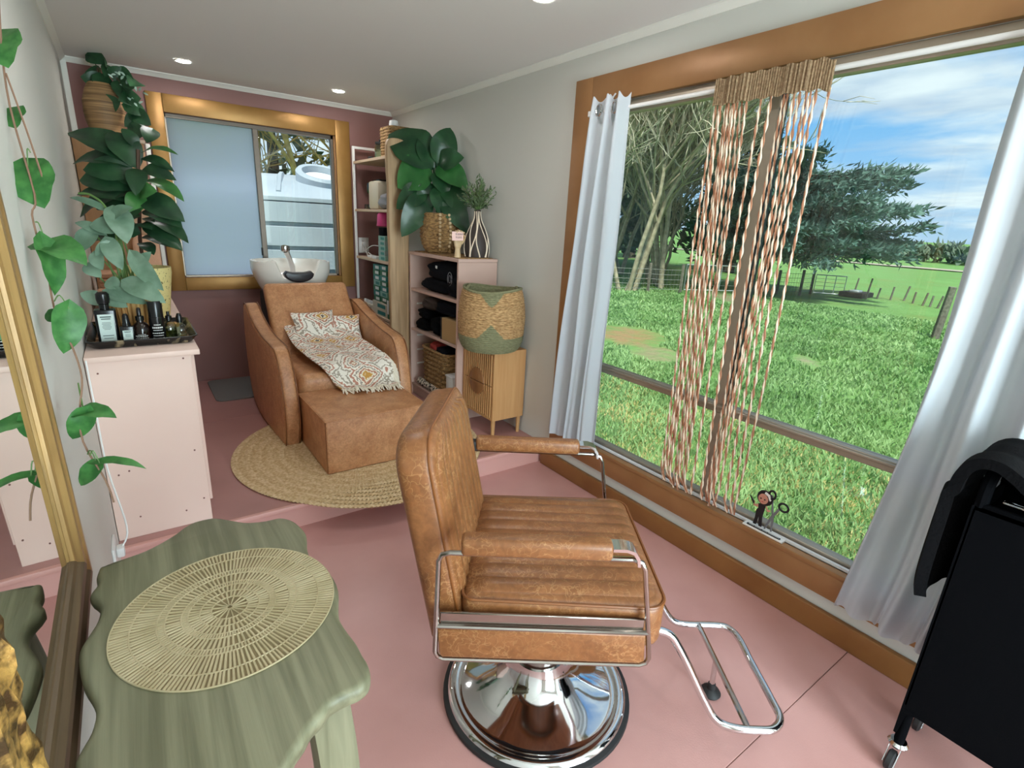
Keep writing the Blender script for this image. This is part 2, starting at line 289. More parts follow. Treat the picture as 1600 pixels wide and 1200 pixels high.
# ------------------------------------------------------------------ geometry helpers
class G:
    def __init__(s): s.v = []; s.f = []; s.m = []
    def add(s, vs, fs, mi=0):
        o = len(s.v); s.v.extend([tuple(x) for x in vs]); s.f.extend([tuple(i+o for i in f) for f in fs]); s.m.extend([mi]*len(fs)); return s
    def box(s, x0, x1, y0, y1, z0, z1, mi=0):
        return s.add([(x0,y0,z0),(x1,y0,z0),(x1,y1,z0),(x0,y1,z0),(x0,y0,z1),(x1,y0,z1),(x1,y1,z1),(x0,y1,z1)],
                     [(0,3,2,1),(4,5,6,7),(0,1,5,4),(1,2,6,5),(2,3,7,6),(3,0,4,7)], mi)
    def rbox(s, x0, x1, y0, y1, z0, z1, b=.005, seg=2, mi=0, mtx=None):
        bm = bmesh.new(); bmesh.ops.create_cube(bm, size=1)
        for v in bm.verts: v.co = Vector(((x0+x1)/2+v.co.x*(x1-x0), (y0+y1)/2+v.co.y*(y1-y0), (z0+z1)/2+v.co.z*(z1-z0)))
        bmesh.ops.bevel(bm, geom=bm.edges[:], offset=b, segments=seg, profile=.5, affect='EDGES')
        bm.verts.index_update()
        vs = [(mtx @ v.co) if mtx else v.co.copy() for v in bm.verts]; fs = [[v.index for v in f.verts] for f in bm.faces]; bm.free()
        return s.add(vs, fs, mi)
    def tube(s, pts, r, n=8, closed=False, cap=True, mi=0):
        P = [Vector(p) for p in pts]; k = len(P); vs = []; fs = []
        rad = r if callable(r) else (lambda i: r[i] if isinstance(r, (list, tuple)) else r)
        nrm = None
        for i in range(k):
            a = P[i-1] if (i > 0 or closed) else P[i]; b = P[(i+1) % k] if (i < k-1 or closed) else P[i]
            t = (b-a)
            if t.length < 1e-9: t = Vector((0, 0, 1))
            t.normalize()
            if nrm is None:
                nrm = t.cross(Vector((0, 0, 1)))
                if nrm.length < .1: nrm = t.cross(Vector((1, 0, 0)))
                nrm.normalize()
            nrm = (nrm - t*nrm.dot(t))
            if nrm.length < 1e-6: nrm = t.orthogonal()
            nrm.normalize(); bn = t.cross(nrm)
            for j in range(n):
                a_ = 2*PI*j/n; vs.append(P[i] + (nrm*math.cos(a_)+bn*math.sin(a_))*rad(i))
        for i in range(k if closed else k-1):
            i2 = (i+1) % k
            for j in range(n): fs.append((i*n+j, i*n+(j+1) % n, i2*n+(j+1) % n, i2*n+j))
        if cap and not closed: fs.append(tuple(range(n-1, -1, -1))); fs.append(tuple((k-1)*n+j for j in range(n)))
        return s.add(vs, fs, mi)
    def lathe(s, prof, n=32, c=(0, 0, 0), mi=0, mod=None, cap=True):
        vs = []; fs = []; k = len(prof)
        for i, (r, z) in enumerate(prof):
            for j in range(n):
                a = 2*PI*j/n; q = mod(a, r, z) if mod else r
                vs.append((c[0]+q*math.cos(a), c[1]+q*math.sin(a), c[2]+z))
        for i in range(k-1):
            for j in range(n): fs.append((i*n+j, i*n+(j+1) % n, (i+1)*n+(j+1) % n, (i+1)*n+j))
        if cap and prof[0][0] > 1e-6: fs.append(tuple(range(n-1, -1, -1)))
        if cap and prof[-1][0] > 1e-6: fs.append(tuple((k-1)*n+j for j in range(n)))
        return s.add(vs, fs, mi)
    def grid(s, fn, nu, nv, cu=False, cv=False, mi=0):
        vs = [fn(i/(nu if cu else nu-1), j/(nv if cv else nv-1)) for i in range(nu) for j in range(nv)]; fs = []
        for i in range(nu if cu else nu-1):
            for j in range(nv if cv else nv-1):
                a, b = (i+1) % nu, (j+1) % nv
                fs.append((i*nv+j, a*nv+j, a*nv+b, i*nv+b))
        return s.add(vs, fs, mi)
    def slab(s, poly, th, bev, fn, k=3, mi=0):
        """rounded cushion: outline poly (ccw, 2D) swept to thickness th with a rounded edge; fn(a,b,n)->xyz"""
        n = len(poly); P = [Vector((p[0], p[1])) for p in poly]; nr = []
        for i in range(n):
            t = P[(i+1) % n]-P[i-1]; q = Vector((t.y, -t.x)); q.normalize(); nr.append(q)
        rings = []
        for i in range(k+1):
            a = PI/2*i/k; rings.append((bev*(1-math.sin(a)), -th/2+bev*(1-math.cos(a))))
        rings += [(a, -b) for a, b in reversed(rings)]
        vs = []; fs = []
        for ins, h in rings:
            for i in range(n): p = P[i]-nr[i]*ins; vs.append(fn(p.x, p.y, h))
        m_ = len(rings)
        for r_ in range(m_-1):
            for i in range(n): fs.append((r_*n+i, r_*n+(i+1) % n, (r_+1)*n+(i+1) % n, (r_+1)*n+i))
        fs.append(tuple(range(n-1, -1, -1))); fs.append(tuple((m_-1)*n+i for i in range(n)))
        return s.add(vs, fs, mi)
    def build(s, name, mats, parent=None, world=False, flat=False, ang=40, recalc=True):
        if not isinstance(mats, (list, tuple)): mats = [mats]
        vs = s.v
        if world and parent is not None:
            iv = MW[root_of(parent).name].inverted(); vs = [tuple(iv @ Vector(v)) for v in vs]
        me = bpy.data.meshes.new(name); me.from_pydata(vs, [], s.f)
        for mm in mats: me.materials.append(mm)
        if len(mats) > 1: me.polygons.foreach_set('material_index', s.m)
        if recalc and len(s.f) < 60000:
            bm = bmesh.new(); bm.from_mesh(me); bmesh.ops.recalc_face_normals(bm, faces=bm.faces[:]); bm.to_mesh(me); bm.free()
        if not flat:
            me.polygons.foreach_set('use_smooth', [True]*len(me.polygons)); me.set_sharp_from_angle(angle=R(ang))
        me.update()
        o = bpy.data.objects.new(name, me); COL.objects.link(o)
        if parent is not None: o.parent = parent
        return o

MW = {}
def root_of(o):
    while o.parent: o = o.parent
    return o
def thing(name, label, cat, loc=(0, 0, 0), rz=0, group=None):
    o = bpy.data.objects.new(name, None); COL.objects.link(o); o.location = loc; o.rotation_euler = (0, 0, rz); o.empty_display_size = .05
    o['label'] = label; o['category'] = cat
    if group: o['group'] = group
    MW[o.name] = Matrix.Translation(loc) @ Matrix.Rotation(rz, 4, 'Z')
    return o
def tag(o, label, cat, group=None, kind=None):
    o['label'] = label; o['category'] = cat
    if group: o['group'] = group
    if kind: o['kind'] = kind
    return o
def rebase(o, loc):
    """move a top-level mesh's origin to loc (geometry stays)"""
    o.data.transform(Matrix.Translation(Vector(loc)).inverted()); o.location = loc; return o
def struct(o, label): o['kind'] = 'structure'; o['label'] = label; return o
def sroot(name, label, loc=(0, 0, 0)):
    o = bpy.data.objects.new(name, None); COL.objects.link(o); o.location = loc; o['kind'] = 'structure'; o['label'] = label
    MW[o.name] = Matrix.Translation(loc); return o
def dup(o, parent=None):
    c = o.copy(); COL.objects.link(c)
    if parent is not None: c.parent = parent
    for ch in list(o.children): dup(ch, c)
    return c
def box(x0, x1, y0, y1, z0, z1): return G().box(x0, x1, y0, y1, z0, z1)
def rbox(*a, **k): return G().rbox(*a, **k)
def rrect(w0, w1, h, r0, r1, k=5):
    """rounded outline: half width w0 at b=0, w1 at b=h; ccw"""
    p = []
    for cx, cy, r, a0 in ((w0-r0, r0, r0, -90), (w1-r1, h-r1, r1, 0), (-(w1-r1), h-r1, r1, 90), (-(w0-r0), r0, r0, 180)):
        for i in range(k+1):
            a = R(a0+90*i/k); p.append((cx+r*math.cos(a), cy+r*math.sin(a)))
    return p
def smoothline(pts, k=6):
    P = [Vector(p) for p in pts]; o = []
    for i in range(len(P)-1):
        p0 = P[max(i-1, 0)]; p1 = P[i]; p2 = P[i+1]; p3 = P[min(i+2, len(P)-1)]
        for j in range(k):
            t = j/k; o.append(.5*((2*p1)+(p2-p0)*t+(2*p0-5*p1+4*p2-p3)*t*t+(3*p1-p0-3*p2+p3)*t**3))
    o.append(P[-1]); return o
def leafgeo(g, base, tip, width, droop=.0, hint=(0, 0, 1), fold=.25, nu=9, shape=1.0, wave=0.0, mi=0, notch=0.0):
    """leaf blade from base to tip; hint = direction its face looks along; a curved, folded surface"""
    b = Vector(base); t = Vector(tip); d = t-b; ln = d.length; dn = d.normalized(); h = Vector(hint)
    sd = dn.cross(h)
    if sd.length < .15: sd = dn.cross(Vector((.6, -.7, .3)))
    sd.normalize(); nm = sd.cross(dn)
    def fn(u, v):
        s = (v-.5)*2; wd = math.sin(PI*min(1, (u**shape)))**.75*width/2 if 0 < u < 1 else 0
        back = notch*ln*abs(s)**1.2*(1-u)**3
        return b + d*u - dn*back*1.0 + sd*(s*wd) + nm*(fold*abs(s)*wd + wave*wd*math.sin(u*14+s*2)*abs(s)) + Vector((0, 0, -droop*ln*u*u)) + nm*(.12*ln*math.sin(PI*u))
    return g.grid(fn, nu, 5, mi=mi)

# ================================================================== ROOM SHELL
XL, XR, YB, YF, ZC, H2 = -.185, 1.99, 4.62, -1.75, 2.30, .13
YS = 2.335
fl = sroot('floor', 'pink painted front floor of joined sheets')
for x0, x1, y0, y1 in ((XL-.1, XR+.1, YF-.1, .4935), (XL-.1, XR+.1, .4950, YS+.05)):
    rbox(x0, x1, y0, y1, -.12, 0, .0015, 1).build('floor_panel', M['floor'], fl)
box(XL-.1, XR+.1, YF-.1, YS+.05, -.14, -.004).build('floor_base', M['joint'], fl)
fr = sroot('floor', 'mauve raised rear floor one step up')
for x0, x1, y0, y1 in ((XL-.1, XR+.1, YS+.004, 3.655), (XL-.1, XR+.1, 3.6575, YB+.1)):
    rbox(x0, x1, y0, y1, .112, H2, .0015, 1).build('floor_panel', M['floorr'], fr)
box(XL-.1, XR+.1, YS+.05, YB+.1, -.12, .126).build('floor_base', M['joint'], fr)
g = G().box(XL, XR, YS+.012, YS+.05, 0, .113); g.build('step_riser', M['riser'], fr)
g = G().rbox(XL, XR, YS-.012, YS+.012, .108, .131, .004); g.build('step_nosing', M['riser'], fr)

struct(box(XL-.1, XL, YF-.1, YB+.1, -.14, ZC+.06).build('wall_left', M['wall'], flat=True), 'white painted left wall')
WX0, WX1, WZ0, WZ1 = .325, 1.49, .945, 2.06
g = G()
g.box(XL-.1, WX0, YB, YB+.1, -.14, ZC+.06); g.box(WX1, XR+.1, YB, YB+.1, -.14, ZC+.06)
g.box(WX0, WX1, YB, YB+.1, -.14, WZ0); g.box(WX0, WX1, YB, YB+.1, WZ1, ZC+.06)
struct(g.build('wall_back', M['mauve'], flat=True), 'dark mauve back wall with a window')
PY0, PY1, PZ0, PZ1 = .245, 2.12, .285, 2.03
g = G()
g.box(XR, XR+.1, YF-.1, PY0, -.14, ZC+.06); g.box(XR, XR+.1, PY1, YB+.1, -.14, ZC+.06)
g.box(XR, XR+.1, PY0, PY1, -.14, PZ0); g.box(XR, XR+.1, PY0, PY1, PZ1, ZC+.06)
struct(g.build('wall_right', M['wall'], flat=True), 'white painted right wall with the picture window')
g = G(); g.box(XL-.1, .35, YF-.1, YF, -.14, ZC+.06); g.box(1.75, XR+.1, YF-.1, YF, -.14, ZC+.06); g.box(.35, 1.75, YF-.1, YF, 2.1, ZC+.06)
struct(g.build('wall_front', M['wall'], flat=True), 'white painted front wall with the entrance')
struct(box(XL-.1, XR+.1, YF-.1, YB+.1, ZC, ZC+.06).build('ceiling', M['ceil'], flat=True), 'off white ceiling with round downlights')
struct(box(XL-.25, XR+.25, YF-1.5, YB+.2, ZC+.1, ZC+.16).build('trim_5', M['metalwhite'], flat=True), 'roof sheet with a porch overhang')  # overhang past the front wall is added to block sun from the doors
dr = sroot('door_1', 'glazed entrance doors behind the viewer')
for a, b_ in ((.36, .43), (1.0, 1.05), (1.06, 1.11), (1.67, 1.74)): box(a, b_, YF-.07, YF-.03, 0, 2.09).build('stile', M['metalwhite'], dr)
for a, b_ in ((0, .12), (2.0, 2.09)): box(.43, 1.67, YF-.07, YF-.03, a, b_).build('rail', M['metalwhite'], dr)
for a, b_ in ((.43, 1.0), (1.11, 1.67)): box(a, b_, YF-.053, YF-.047, .12, 2.0).build('pane', M['glass'], dr)

# cornice and corner beads
def cornice(n, pts, lab):
    g = G(); a, b_ = Vector(pts[0]), Vector(pts[1]); inn = Vector(pts[2])
    prof = [(0, -.03), (.006, -.03), (.012, -.022), (.022, -.012), (.03, -.006), (.03, 0), (0, 0)]
    vs = [p + inn*u + Vector((0, 0, v)) for p in (a, b_) for u, v in prof]; k = len(prof)
    fs = [(i, (i+1) % k, k+(i+1) % k, k+i) for i in range(k)] + [tuple(range(k)), tuple(range(2*k-1, k-1, -1))]
    g.add(vs, fs); struct(g.build('trim_%d' % n, M['white'], ang=20), lab)
cornice(1, ((XL, YB, ZC), (XR, YB, ZC), (0, -1, 0)), 'narrow white cornice above the mauve wall')
cornice(2, ((XR, YF, ZC), (XR, YB, ZC), (-1, 0, 0)), 'narrow white cornice above the window wall')
cornice(3, ((XL, YF, ZC), (XL, YB, ZC), (1, 0, 0)), 'narrow white cornice above the left wall')
struct(rbox(XL, XL+.03, YB-.012, YB, H2, ZC-.02, .003).build('trim_4', M['white']), 'white corner bead where left and mauve walls meet')
g = G().rbox(XR-.024, XR, YF, YS-.01, 0, .1, .006, 3); struct(g.build('baseboard_right', M['skirt']), 'brown painted skirting under the picture window')

# ---------------------------------------------------------------- picture window (right)
w1 = sroot('window_1', 'large picture window with brown timber casing')
X0 = XR-.03
rbox(X0, XR, PY1, PY1+.125, .165, 2.155, .004).build('casing', M['bronze'], w1)
rbox(X0, XR, PY0-.125, PY0, .165, 2.155, .004).build('casing', M['bronze'], w1)
rbox(X0, XR, PY0, PY1, PZ1, 2.155, .004).build('casing', M['bronze'], w1)
rbox(X0, XR, PY0, PY1, .165, PZ0-.022, .004).build('apron', M['bronze'], w1)
rbox(X0-.004, XR+.05, PY0+.001, PY1-.001, PZ0-.022, PZ0, .004).build('sill', M['bronze'], w1)
FX0, FX1 = XR+.028, XR+.075
def bar(y0, y1, z0, z1, nm='frame_bar', x0=FX0, x1=FX1, mt='alu'): return rbox(x0, x1, y0, y1, z0, z1, .003, 1).build(nm, M[mt], w1)
rbox(XR, FX0, PY0, PY1, PZ1-.028, PZ1-.001, .002, 1).build('head_stop', M['alu'], w1)
bar(PY0, PY0+.035, PZ0, PZ1); bar(PY1-.035, PY1, PZ0, PZ1)
bar(PY0+.035, PY1-.035, PZ1-.045, PZ1); bar(PY0+.035, PY1-.035, PZ0, PZ0+.022)
box(XR+.006, XR+.02, PY0, PY1, PZ0, PZ0+.010).build('sill_track', M['metalwhite'], w1)
ym, zt = 1.2, .722
bar(ym-.024, ym+.024, PZ0+.022, zt-.02, 'mullion'); bar(ym-.028, ym+.02, zt+.02, PZ1-.045, 'mullion')
box(FX0+.004, FX1, ym-.034, ym-.028, zt+.02, PZ1-.045).build('gasket', M['black'], w1)
bar(PY0+.035, PY1-.035, zt-.02, zt+.02, 'transom'); bar(PY0+.035, PY1-.035, zt+.004, zt+.016, 'transom_lip', FX0-.012, FX0)
for y0, y1 in ((PY0+.035, ym-.024), (ym+.024, PY1-.035)):
    for z0, z1 in ((PZ0+.022, zt-.02), (zt+.02, PZ1-.045)):
        box(FX0+.028, FX0+.032, y0, y1, z0, z1).build('pane', M['glass'], w1, flat=True)

# ---------------------------------------------------------------- rear window
w2 = sroot('window_2', 'rear sliding window in a gold painted casing')
Y0 = YB-.024; c_ = .095
rbox(WX0-c_, WX0, Y0, YB, WZ0-c_, WZ1+c_+.02, .004).build('casing', M['gold'], w2)
rbox(WX1, WX1+c_+.02, Y0, YB, WZ0-c_, WZ1+c_+.02, .004).build('casing', M['gold'], w2)
rbox(WX0, WX1, Y0, YB, WZ1, WZ1+c_+.02, .004).build('casing', M['gold'], w2)
rbox(WX0, WX1, Y0, YB, WZ0-c_, WZ0, .004).build('casing', M['gold'], w2)
def bar2(x0, x1, z0, z1, nm='frame_bar', y0=YB+.02, y1=YB+.06, mt='aludark'): return rbox(x0, x1, y0, y1, z0, z1, .002, 1).build(nm, M[mt], w2)
bar2(WX0, WX1, WZ1-.028, WZ1); bar2(WX0, WX1, WZ0, WZ0+.014, mt='alu'); bar2(WX0, WX0+.012, WZ0, WZ1, mt='alu'); bar2(WX1-.03, WX1, WZ0, WZ1)
bar2(WX1-.012, WX1, WZ0, WZ1, 'jamb_liner', YB, YB+.02, 'bronze')
bar2(.878, .915, WZ0+.014, WZ1-.028, 'meeting_stile', YB+.005, YB+.055)
bar2(.868, .88, 1.11, 1.17, 'latch', YB-.006, YB+.012, 'black')
box(WX0+.012, .878, YB+.03, YB+.035, WZ0+.014, WZ1-.028).build('frosted_pane', M['frost'], w2, flat=True)
box(.915, WX1-.03, YB+.042, YB+.047, WZ0+.014, WZ1-.028).build('clear_pane', M['glass'], w2, flat=True)

# ---------------------------------------------------------------- downlights
def downlight(x, y, lab, cat='ceiling light'):
    t = thing('downlight', lab, cat, (x, y, ZC), 0, 'recessed ceiling downlights')
    G().lathe([(.036, -.001), (.047, -.0015), (.049, -.004), (.046, -.006), (.037, -.0045), (.036, -.001)], 28, cap=False).build('bezel', M['white'], t)
    G().lathe([(.0, -.0035), (.0365, -.0035), (.0365, -.0005), (0, -.0005)], 28).build('diffuser', M['bulb'], t)
    return t
downlight(.43, 4.14, 'round recessed downlight in the ceiling nearest the left rear corner')
downlight(1.386, 4.16, 'round recessed downlight in the ceiling above the white ladder shelf')
downlight(1.45, 1.89, 'round recessed downlight at the top edge of the photo near the window')
downlight(.43, 1.89, 'round recessed downlight over the walkway, outside the photo')  # lamps from here on are added out of view for brightness
downlight(.43, -.4, 'round recessed downlight behind the viewer on the mirror side')
downlight(1.45, -.4, 'round recessed downlight behind the viewer on the window side')

# ================================================================== OUTSIDE
GZ = -.5
def hgt(x, y):
    d = math.hypot(x, y); z = GZ
    if d > 70: z += 3.2*min(1, (d-70)/170)**1.5
    return z + .04*math.sin(x*.7+1)*math.sin(y*.6)*(1 if d > 4 else 0)
xs = sorted(set([-60, -30, -12, -4, 0, 2] + [2+i*1.0 for i in range(1, 30)] + [32+i*6 for i in range(1, 12)] + [100+i*25 for i in range(0, 16)]))
ys = sorted(set([-300, -150, -60, -20, -8, -4] + [-3+i*1.0 for i in range(0, 30)] + [27+i*6 for i in range(0, 14)] + [120+i*30 for i in range(0, 12)]))
g = G(); g.v = [(x, y, hgt(x, y)) for x in xs for y in ys]; nY = len(ys)
g.f = [(i*nY+j, (i+1)*nY+j, (i+1)*nY+j+1, i*nY+j+1) for i in range(len(xs)-1) for j in range(nY-1)]; g.m = [0]*len(g.f)
gm = M['grass']; N_, L_ = gm.node_tree.nodes, gm.node_tree.links; b_ = N_['Principled BSDF']
src = b_.inputs['Base Color'].links[0].from_socket
def patch(src, cx, cy, sx, sy, col, amt):
    t = N_.new('ShaderNodeTexCoord'); mp = N_.new('ShaderNodeMapping'); mp.vector_type = 'TEXTURE'; L_.new(t.outputs['Object'], mp.inputs[0])
    mp.inputs['Location'].default_value = (cx, cy, GZ); mp.inputs['Scale'].default_value = (sx, sy, 1); mp.inputs['Rotation'].default_value = (0, 0, R(42))
    n = N_.new('ShaderNodeTexNoise'); L_.new(t.outputs['Object'], n.inputs['Vector']); n.inputs['Scale'].default_value = 3.5; n.inputs['Detail'].default_value = 6
    ln = N_.new('ShaderNodeVectorMath'); ln.operation = 'LENGTH'; L_.new(mp.outputs[0], ln.inputs[0])
    ad = N_.new('ShaderNodeMath'); ad.operation = 'ADD'; L_.new(ln.outputs['Value'], ad.inputs[0]); L_.new(n.outputs['Fac'], ad.inputs[1])
    r = N_.new('ShaderNodeValToRGB'); L_.new(ad.outputs[0], r.inputs[0]); r.color_ramp.elements[0].position = .55; r.color_ramp.elements[0].color = (amt, amt, amt, 1); r.color_ramp.elements[1].position = 1.30; r.color_ramp.elements[1].color = (0, 0, 0, 1)
    mi = N_.new('ShaderNodeMix'); mi.data_type = 'RGBA'; L_.new(r.outputs[0], mi.inputs[0]); L_.new(src, mi.inputs[6]); mi.inputs[7].default_value = lin(col); return mi.outputs[2]
PATCHES = [(7.6, 6.7, 2.9, 1.9), (6.9, 5.4, 1.6, 1.1), (8.9, 3.9, 1.3, .45), (15.5, 9.6, 5.5, 1.1)]
for p_, col_ in zip(PATCHES, ('#9a7a5a', '#8f8468', '#8c8a6c', '#7f7862')): src = patch(src, *p_, col_, .9)
src = patch(src, 2.6, 2.6, 1.1, 3.0, '#a0966c', .8)
L_.new(src, b_.inputs['Base Color'])
gnd = struct(g.build('ground', M['grass'], ang=80), 'green grass paddock running to low hills'); 
g = G(); g.grid(lambda u, v: (58-u*4+math.sin(v*6)*1.2, 8+v*42, GZ+.06+u*.02), 4, 30)
tag(rebase(g.build('gravel_track', M['road']), (56, 20, GZ)), 'pale gravel track crossing the far paddock', 'track')

# grass blades: a mesh of single blades, too many to count
def blades(name, n, mt, gen, lab, hmin, hmax):
    rng = np.random.default_rng(3 if mt == 'blade' else 5)
    xy = gen(rng, n); n = len(xy)
    h = rng.uniform(hmin, hmax, n); a = rng.uniform(0, 2*PI, n); wd = h*.075+.0018; lean = h*rng.uniform(.15, .9, n); d = rng.uniform(0, 2*PI, n)
    dist = np.hypot(xy[:, 0], xy[:, 1]); wd = wd*np.clip(dist/4.5, 1, 3.2)
    bx, by = xy[:, 0], xy[:, 1]; bz = np.full(n, GZ-.006)+.04*np.sin(bx*.7+1)*np.sin(by*.6)*(dist > 4)
    ca, sa = np.cos(a)*wd, np.sin(a)*wd; lx, ly = np.cos(d)*lean, np.sin(d)*lean
    V = np.zeros((n, 5, 3))
    V[:, 0] = np.c_[bx-ca, by-sa, bz]; V[:, 1] = np.c_[bx+ca, by+sa, bz]
    V[:, 2] = np.c_[bx+ca*.8+lx*.35, by+sa*.8+ly*.35, bz+h*.6]; V[:, 3] = np.c_[bx-ca*.8+lx*.35, by-sa*.8+ly*.35, bz+h*.6]
    V[:, 4] = np.c_[bx+lx, by+ly, bz+h]
    me = bpy.data.meshes.new(name); me.vertices.add(n*5); me.vertices.foreach_set('co', V.ravel())
    base = (np.arange(n)*5)[:, None]; tri = np.concatenate([base+np.array([[0, 1, 2]]), base+np.array([[0, 2, 3]]), base+np.array([[3, 2, 4]])], 1).reshape(-1, 3)
    me.loops.add(tri.size); me.loops.foreach_set('vertex_index', tri.ravel().astype(np.int32))
    me.polygons.add(len(tri)); me.polygons.foreach_set('loop_start', np.arange(len(tri), dtype=np.int32)*3); me.polygons.foreach_set('loop_total', np.full(len(tri), 3, dtype=np.int32))
    me.materials.append(M[mt]); me.update(calc_edges=True); me.validate()
    o = bpy.data.objects.new(name, me); COL.objects.link(o); o['kind'] = 'stuff'; o['label'] = lab; o['category'] = 'grass'; return o
def inpatch(x, y):
    k = np.zeros(len(x), bool)
    for cx, cy, sx, sy in PATCHES:
        c, s = math.cos(R(42)), math.sin(R(42)); dx, dy = x-cx, y-cy
        k |= np.hypot((dx*c+dy*s)/sx, (-dx*s+dy*c)/sy) < .40
    return k
def gen_green(rng, n):
    x = 2.25 + 15*rng.random(n)**1.75; lo, hi = .12*x-.3, 1.08*x+.6; y = lo+(hi-lo)*rng.random(n)
    c = np.sin(x*3.1+np.sin(y*2.3))*np.sin(y*2.7+1.3*np.sin(x*1.9)); near = np.clip((4.6-x)/2.2, 0, 1)
    k = (~inpatch(x, y)) & (rng.random(n) < .62+.38*c) & (rng.random(n) > near*.62); return np.c_[x[k], y[k]]
def gen_straw(rng, n):
    x = 2.2 + 3.4*rng.random(n)**1.5; y = .1*x-.2+(1.0*x+.6)*rng.random(n); c = np.sin(x*4.1+np.sin(y*3.3))*np.sin(y*3.1)
    k = rng.random(n) < .6+.4*c; return np.c_[x[k], y[k]]
blades('paddock_grass', 230000, 'blade', gen_green, 'bright green grass and clover growing outside the window', .03, .095)
blades('dry_grass', 60000, 'straw', gen_straw, 'straw coloured dry grass close outside the window', .02, .06)

# ---------------------------------------------------------------- bare trees
def branchset(rng, base, d, ln, r, lev, out, wig=.18, upb=.25):
    k = (5, 5, 4, 4, 2)[lev]; p = Vector(base); d = Vector(d).normalized(); pts = [p.copy()]; dirs = []
    for i in range(k):
        d = (d + Vector((rng.gauss(0, wig), rng.gauss(0, wig), rng.gauss(0, wig)+upb*.3))).normalized(); p = p + d*(ln/k); pts.append(p.copy()); dirs.append(d.copy())
    out[min(lev, 3)].append((pts, r))
    if lev >= 4: return
    nch = (9, 8, 7, 3)[lev] if lev < 4 else 0
    for i in range(nch):
        s = rng.uniform(.25, 1.0); q = s*k; a = min(int(q), k-1); bp = pts[a].lerp(pts[a+1], q-a)
        ax = Vector((rng.gauss(0, 1), rng.gauss(0, 1), rng.gauss(0, .6))); nd_ = (dirs[a]*.75 + ax.normalized()*.7 + Vector((0, 0, upb))).normalized()
        branchset(rng, bp, nd_, ln*rng.uniform(.42, .68), r*(.52 if lev < 2 else .6)*(1-s*.3), lev+1, out, wig*1.15, upb)
def bare_tree(name, loc, hh, seed, lab, stems=2, barkm='bark', twigm='twig', upb=.25, spread=.22, grp='bare trees along the fence'):
    rng = random.Random(seed); out = [[], [], [], []]
    for s in range(stems):
        a = rng.uniform(0, 2*PI); branchset(rng, (.25*math.cos(a)*(s > 0), .25*math.sin(a)*(s > 0), -.1), (spread*math.cos(a), spread*math.sin(a), 1), hh*rng.uniform(.8, 1), hh*.0105*rng.uniform(.7, 1.1), 0, out, .12, upb)
    t = thing(name, lab, 'tree', (loc[0], loc[1], GZ), 0, grp)
    g = G()
    for pts, r in out[0]+out[1]: n = len(pts); g.tube(pts, [r*(1-.75*i/(n-1)) for i in range(n)], 6)
    g.build('trunk', M[barkm], t, ang=80)
    g = G()
    for pts, r in out[2]+out[3]: n = len(pts); r = max(r, .015); g.tube(pts, [r*(1-.6*i/(n-1)) for i in range(n)], 3, cap=False)
    o = g.build('branches', M[twigm], t, ang=80, recalc=False); o['kind'] = 'stuff'
    return t
BT = [(13.6, 12.2, 8.5, 'bare pale tree behind the wire fence, furthest left beside the white curtain'), (15.6, 12.3, 9, 'bare pale tree forking low just left of the white tube gate'),
      (16.6, 13.4, 8.5, 'bare tree standing directly behind the white tube gate'), (15.0, 14.6, 9, 'bare tree in the second row behind the leftmost fence tree'),
      (17.4, 14.2, 6.5, 'bare twiggy tree between the tube gate and the dark cypress'), (18.4, 17.0, 9.5, 'tall bare tree in the second row behind the tube gate'), (16.8, 17.5, 10, 'tall bare tree at the back of the row'),
      (20.0, 19.5, 9, 'tall bare tree furthest back behind the tube gate')]
for i, (x, y, hh, lab) in enumerate(BT): bare_tree('bare_tree', (x, y), hh, 20+i, lab, 4 if i % 2 == 0 else 3)

# ---------------------------------------------------------------- foliage clouds
def sprays(g_arrs, rng, c, axis, ln, n, sl, sw, thick, up=.25):
    """n small pointed leaf sprays along a bough"""
    t = rng.random(n)**.8; p = np.array(c)+np.outer(t*ln, axis)+rng.normal(0, thick, (n, 3))*(1.05-.6*t)[:, None]*np.array([1, 1, .55])
    d = np.array(axis)*.8+rng.normal(0, .55, (n, 3))+np.array([0, 0, up]); d /= np.linalg.norm(d, axis=1)[:, None]
    s = np.cross(d, rng.normal(0, 1, (n, 3))); s /= np.linalg.norm(s, axis=1)[:, None]
    L_ = (sl*rng.uniform(.6, 1.3, n))[:, None]; W_ = (sw*rng.uniform(.6, 1.3, n))[:, None]
    V = np.stack([p, p+d*L_*.45+s*W_, p+d*L_, p+d*L_*.45-s*W_], 1); g_arrs.append(V)
def quads(name, arrs, mt, parent):
    V = np.concatenate(arrs); n = len(V); me = bpy.data.meshes.new(name); me.vertices.add(n*4); me.vertices.foreach_set('co', V.ravel())
    me.loops.add(n*4); me.loops.foreach_set('vertex_index', np.arange(n*4, dtype=np.int32)); me.polygons.add(n)
    me.polygons.foreach_set('loop_start', np.arange(n, dtype=np.int32)*4); me.polygons.foreach_set('loop_total', np.full(n, 4, dtype=np.int32))
    me.materials.append(M[mt]); me.update(calc_edges=True)
    o = bpy.data.objects.new(name, me); COL.objects.link(o); o.parent = parent; o['kind'] = 'stuff'; return o
rng = np.random.default_rng(11)
t = thing('cypress', 'large dark green cypress with spreading wind-swept boughs beyond the paddock fence', 'tree', (19.2, 10.6, GZ))
arrs = []; bo = G()
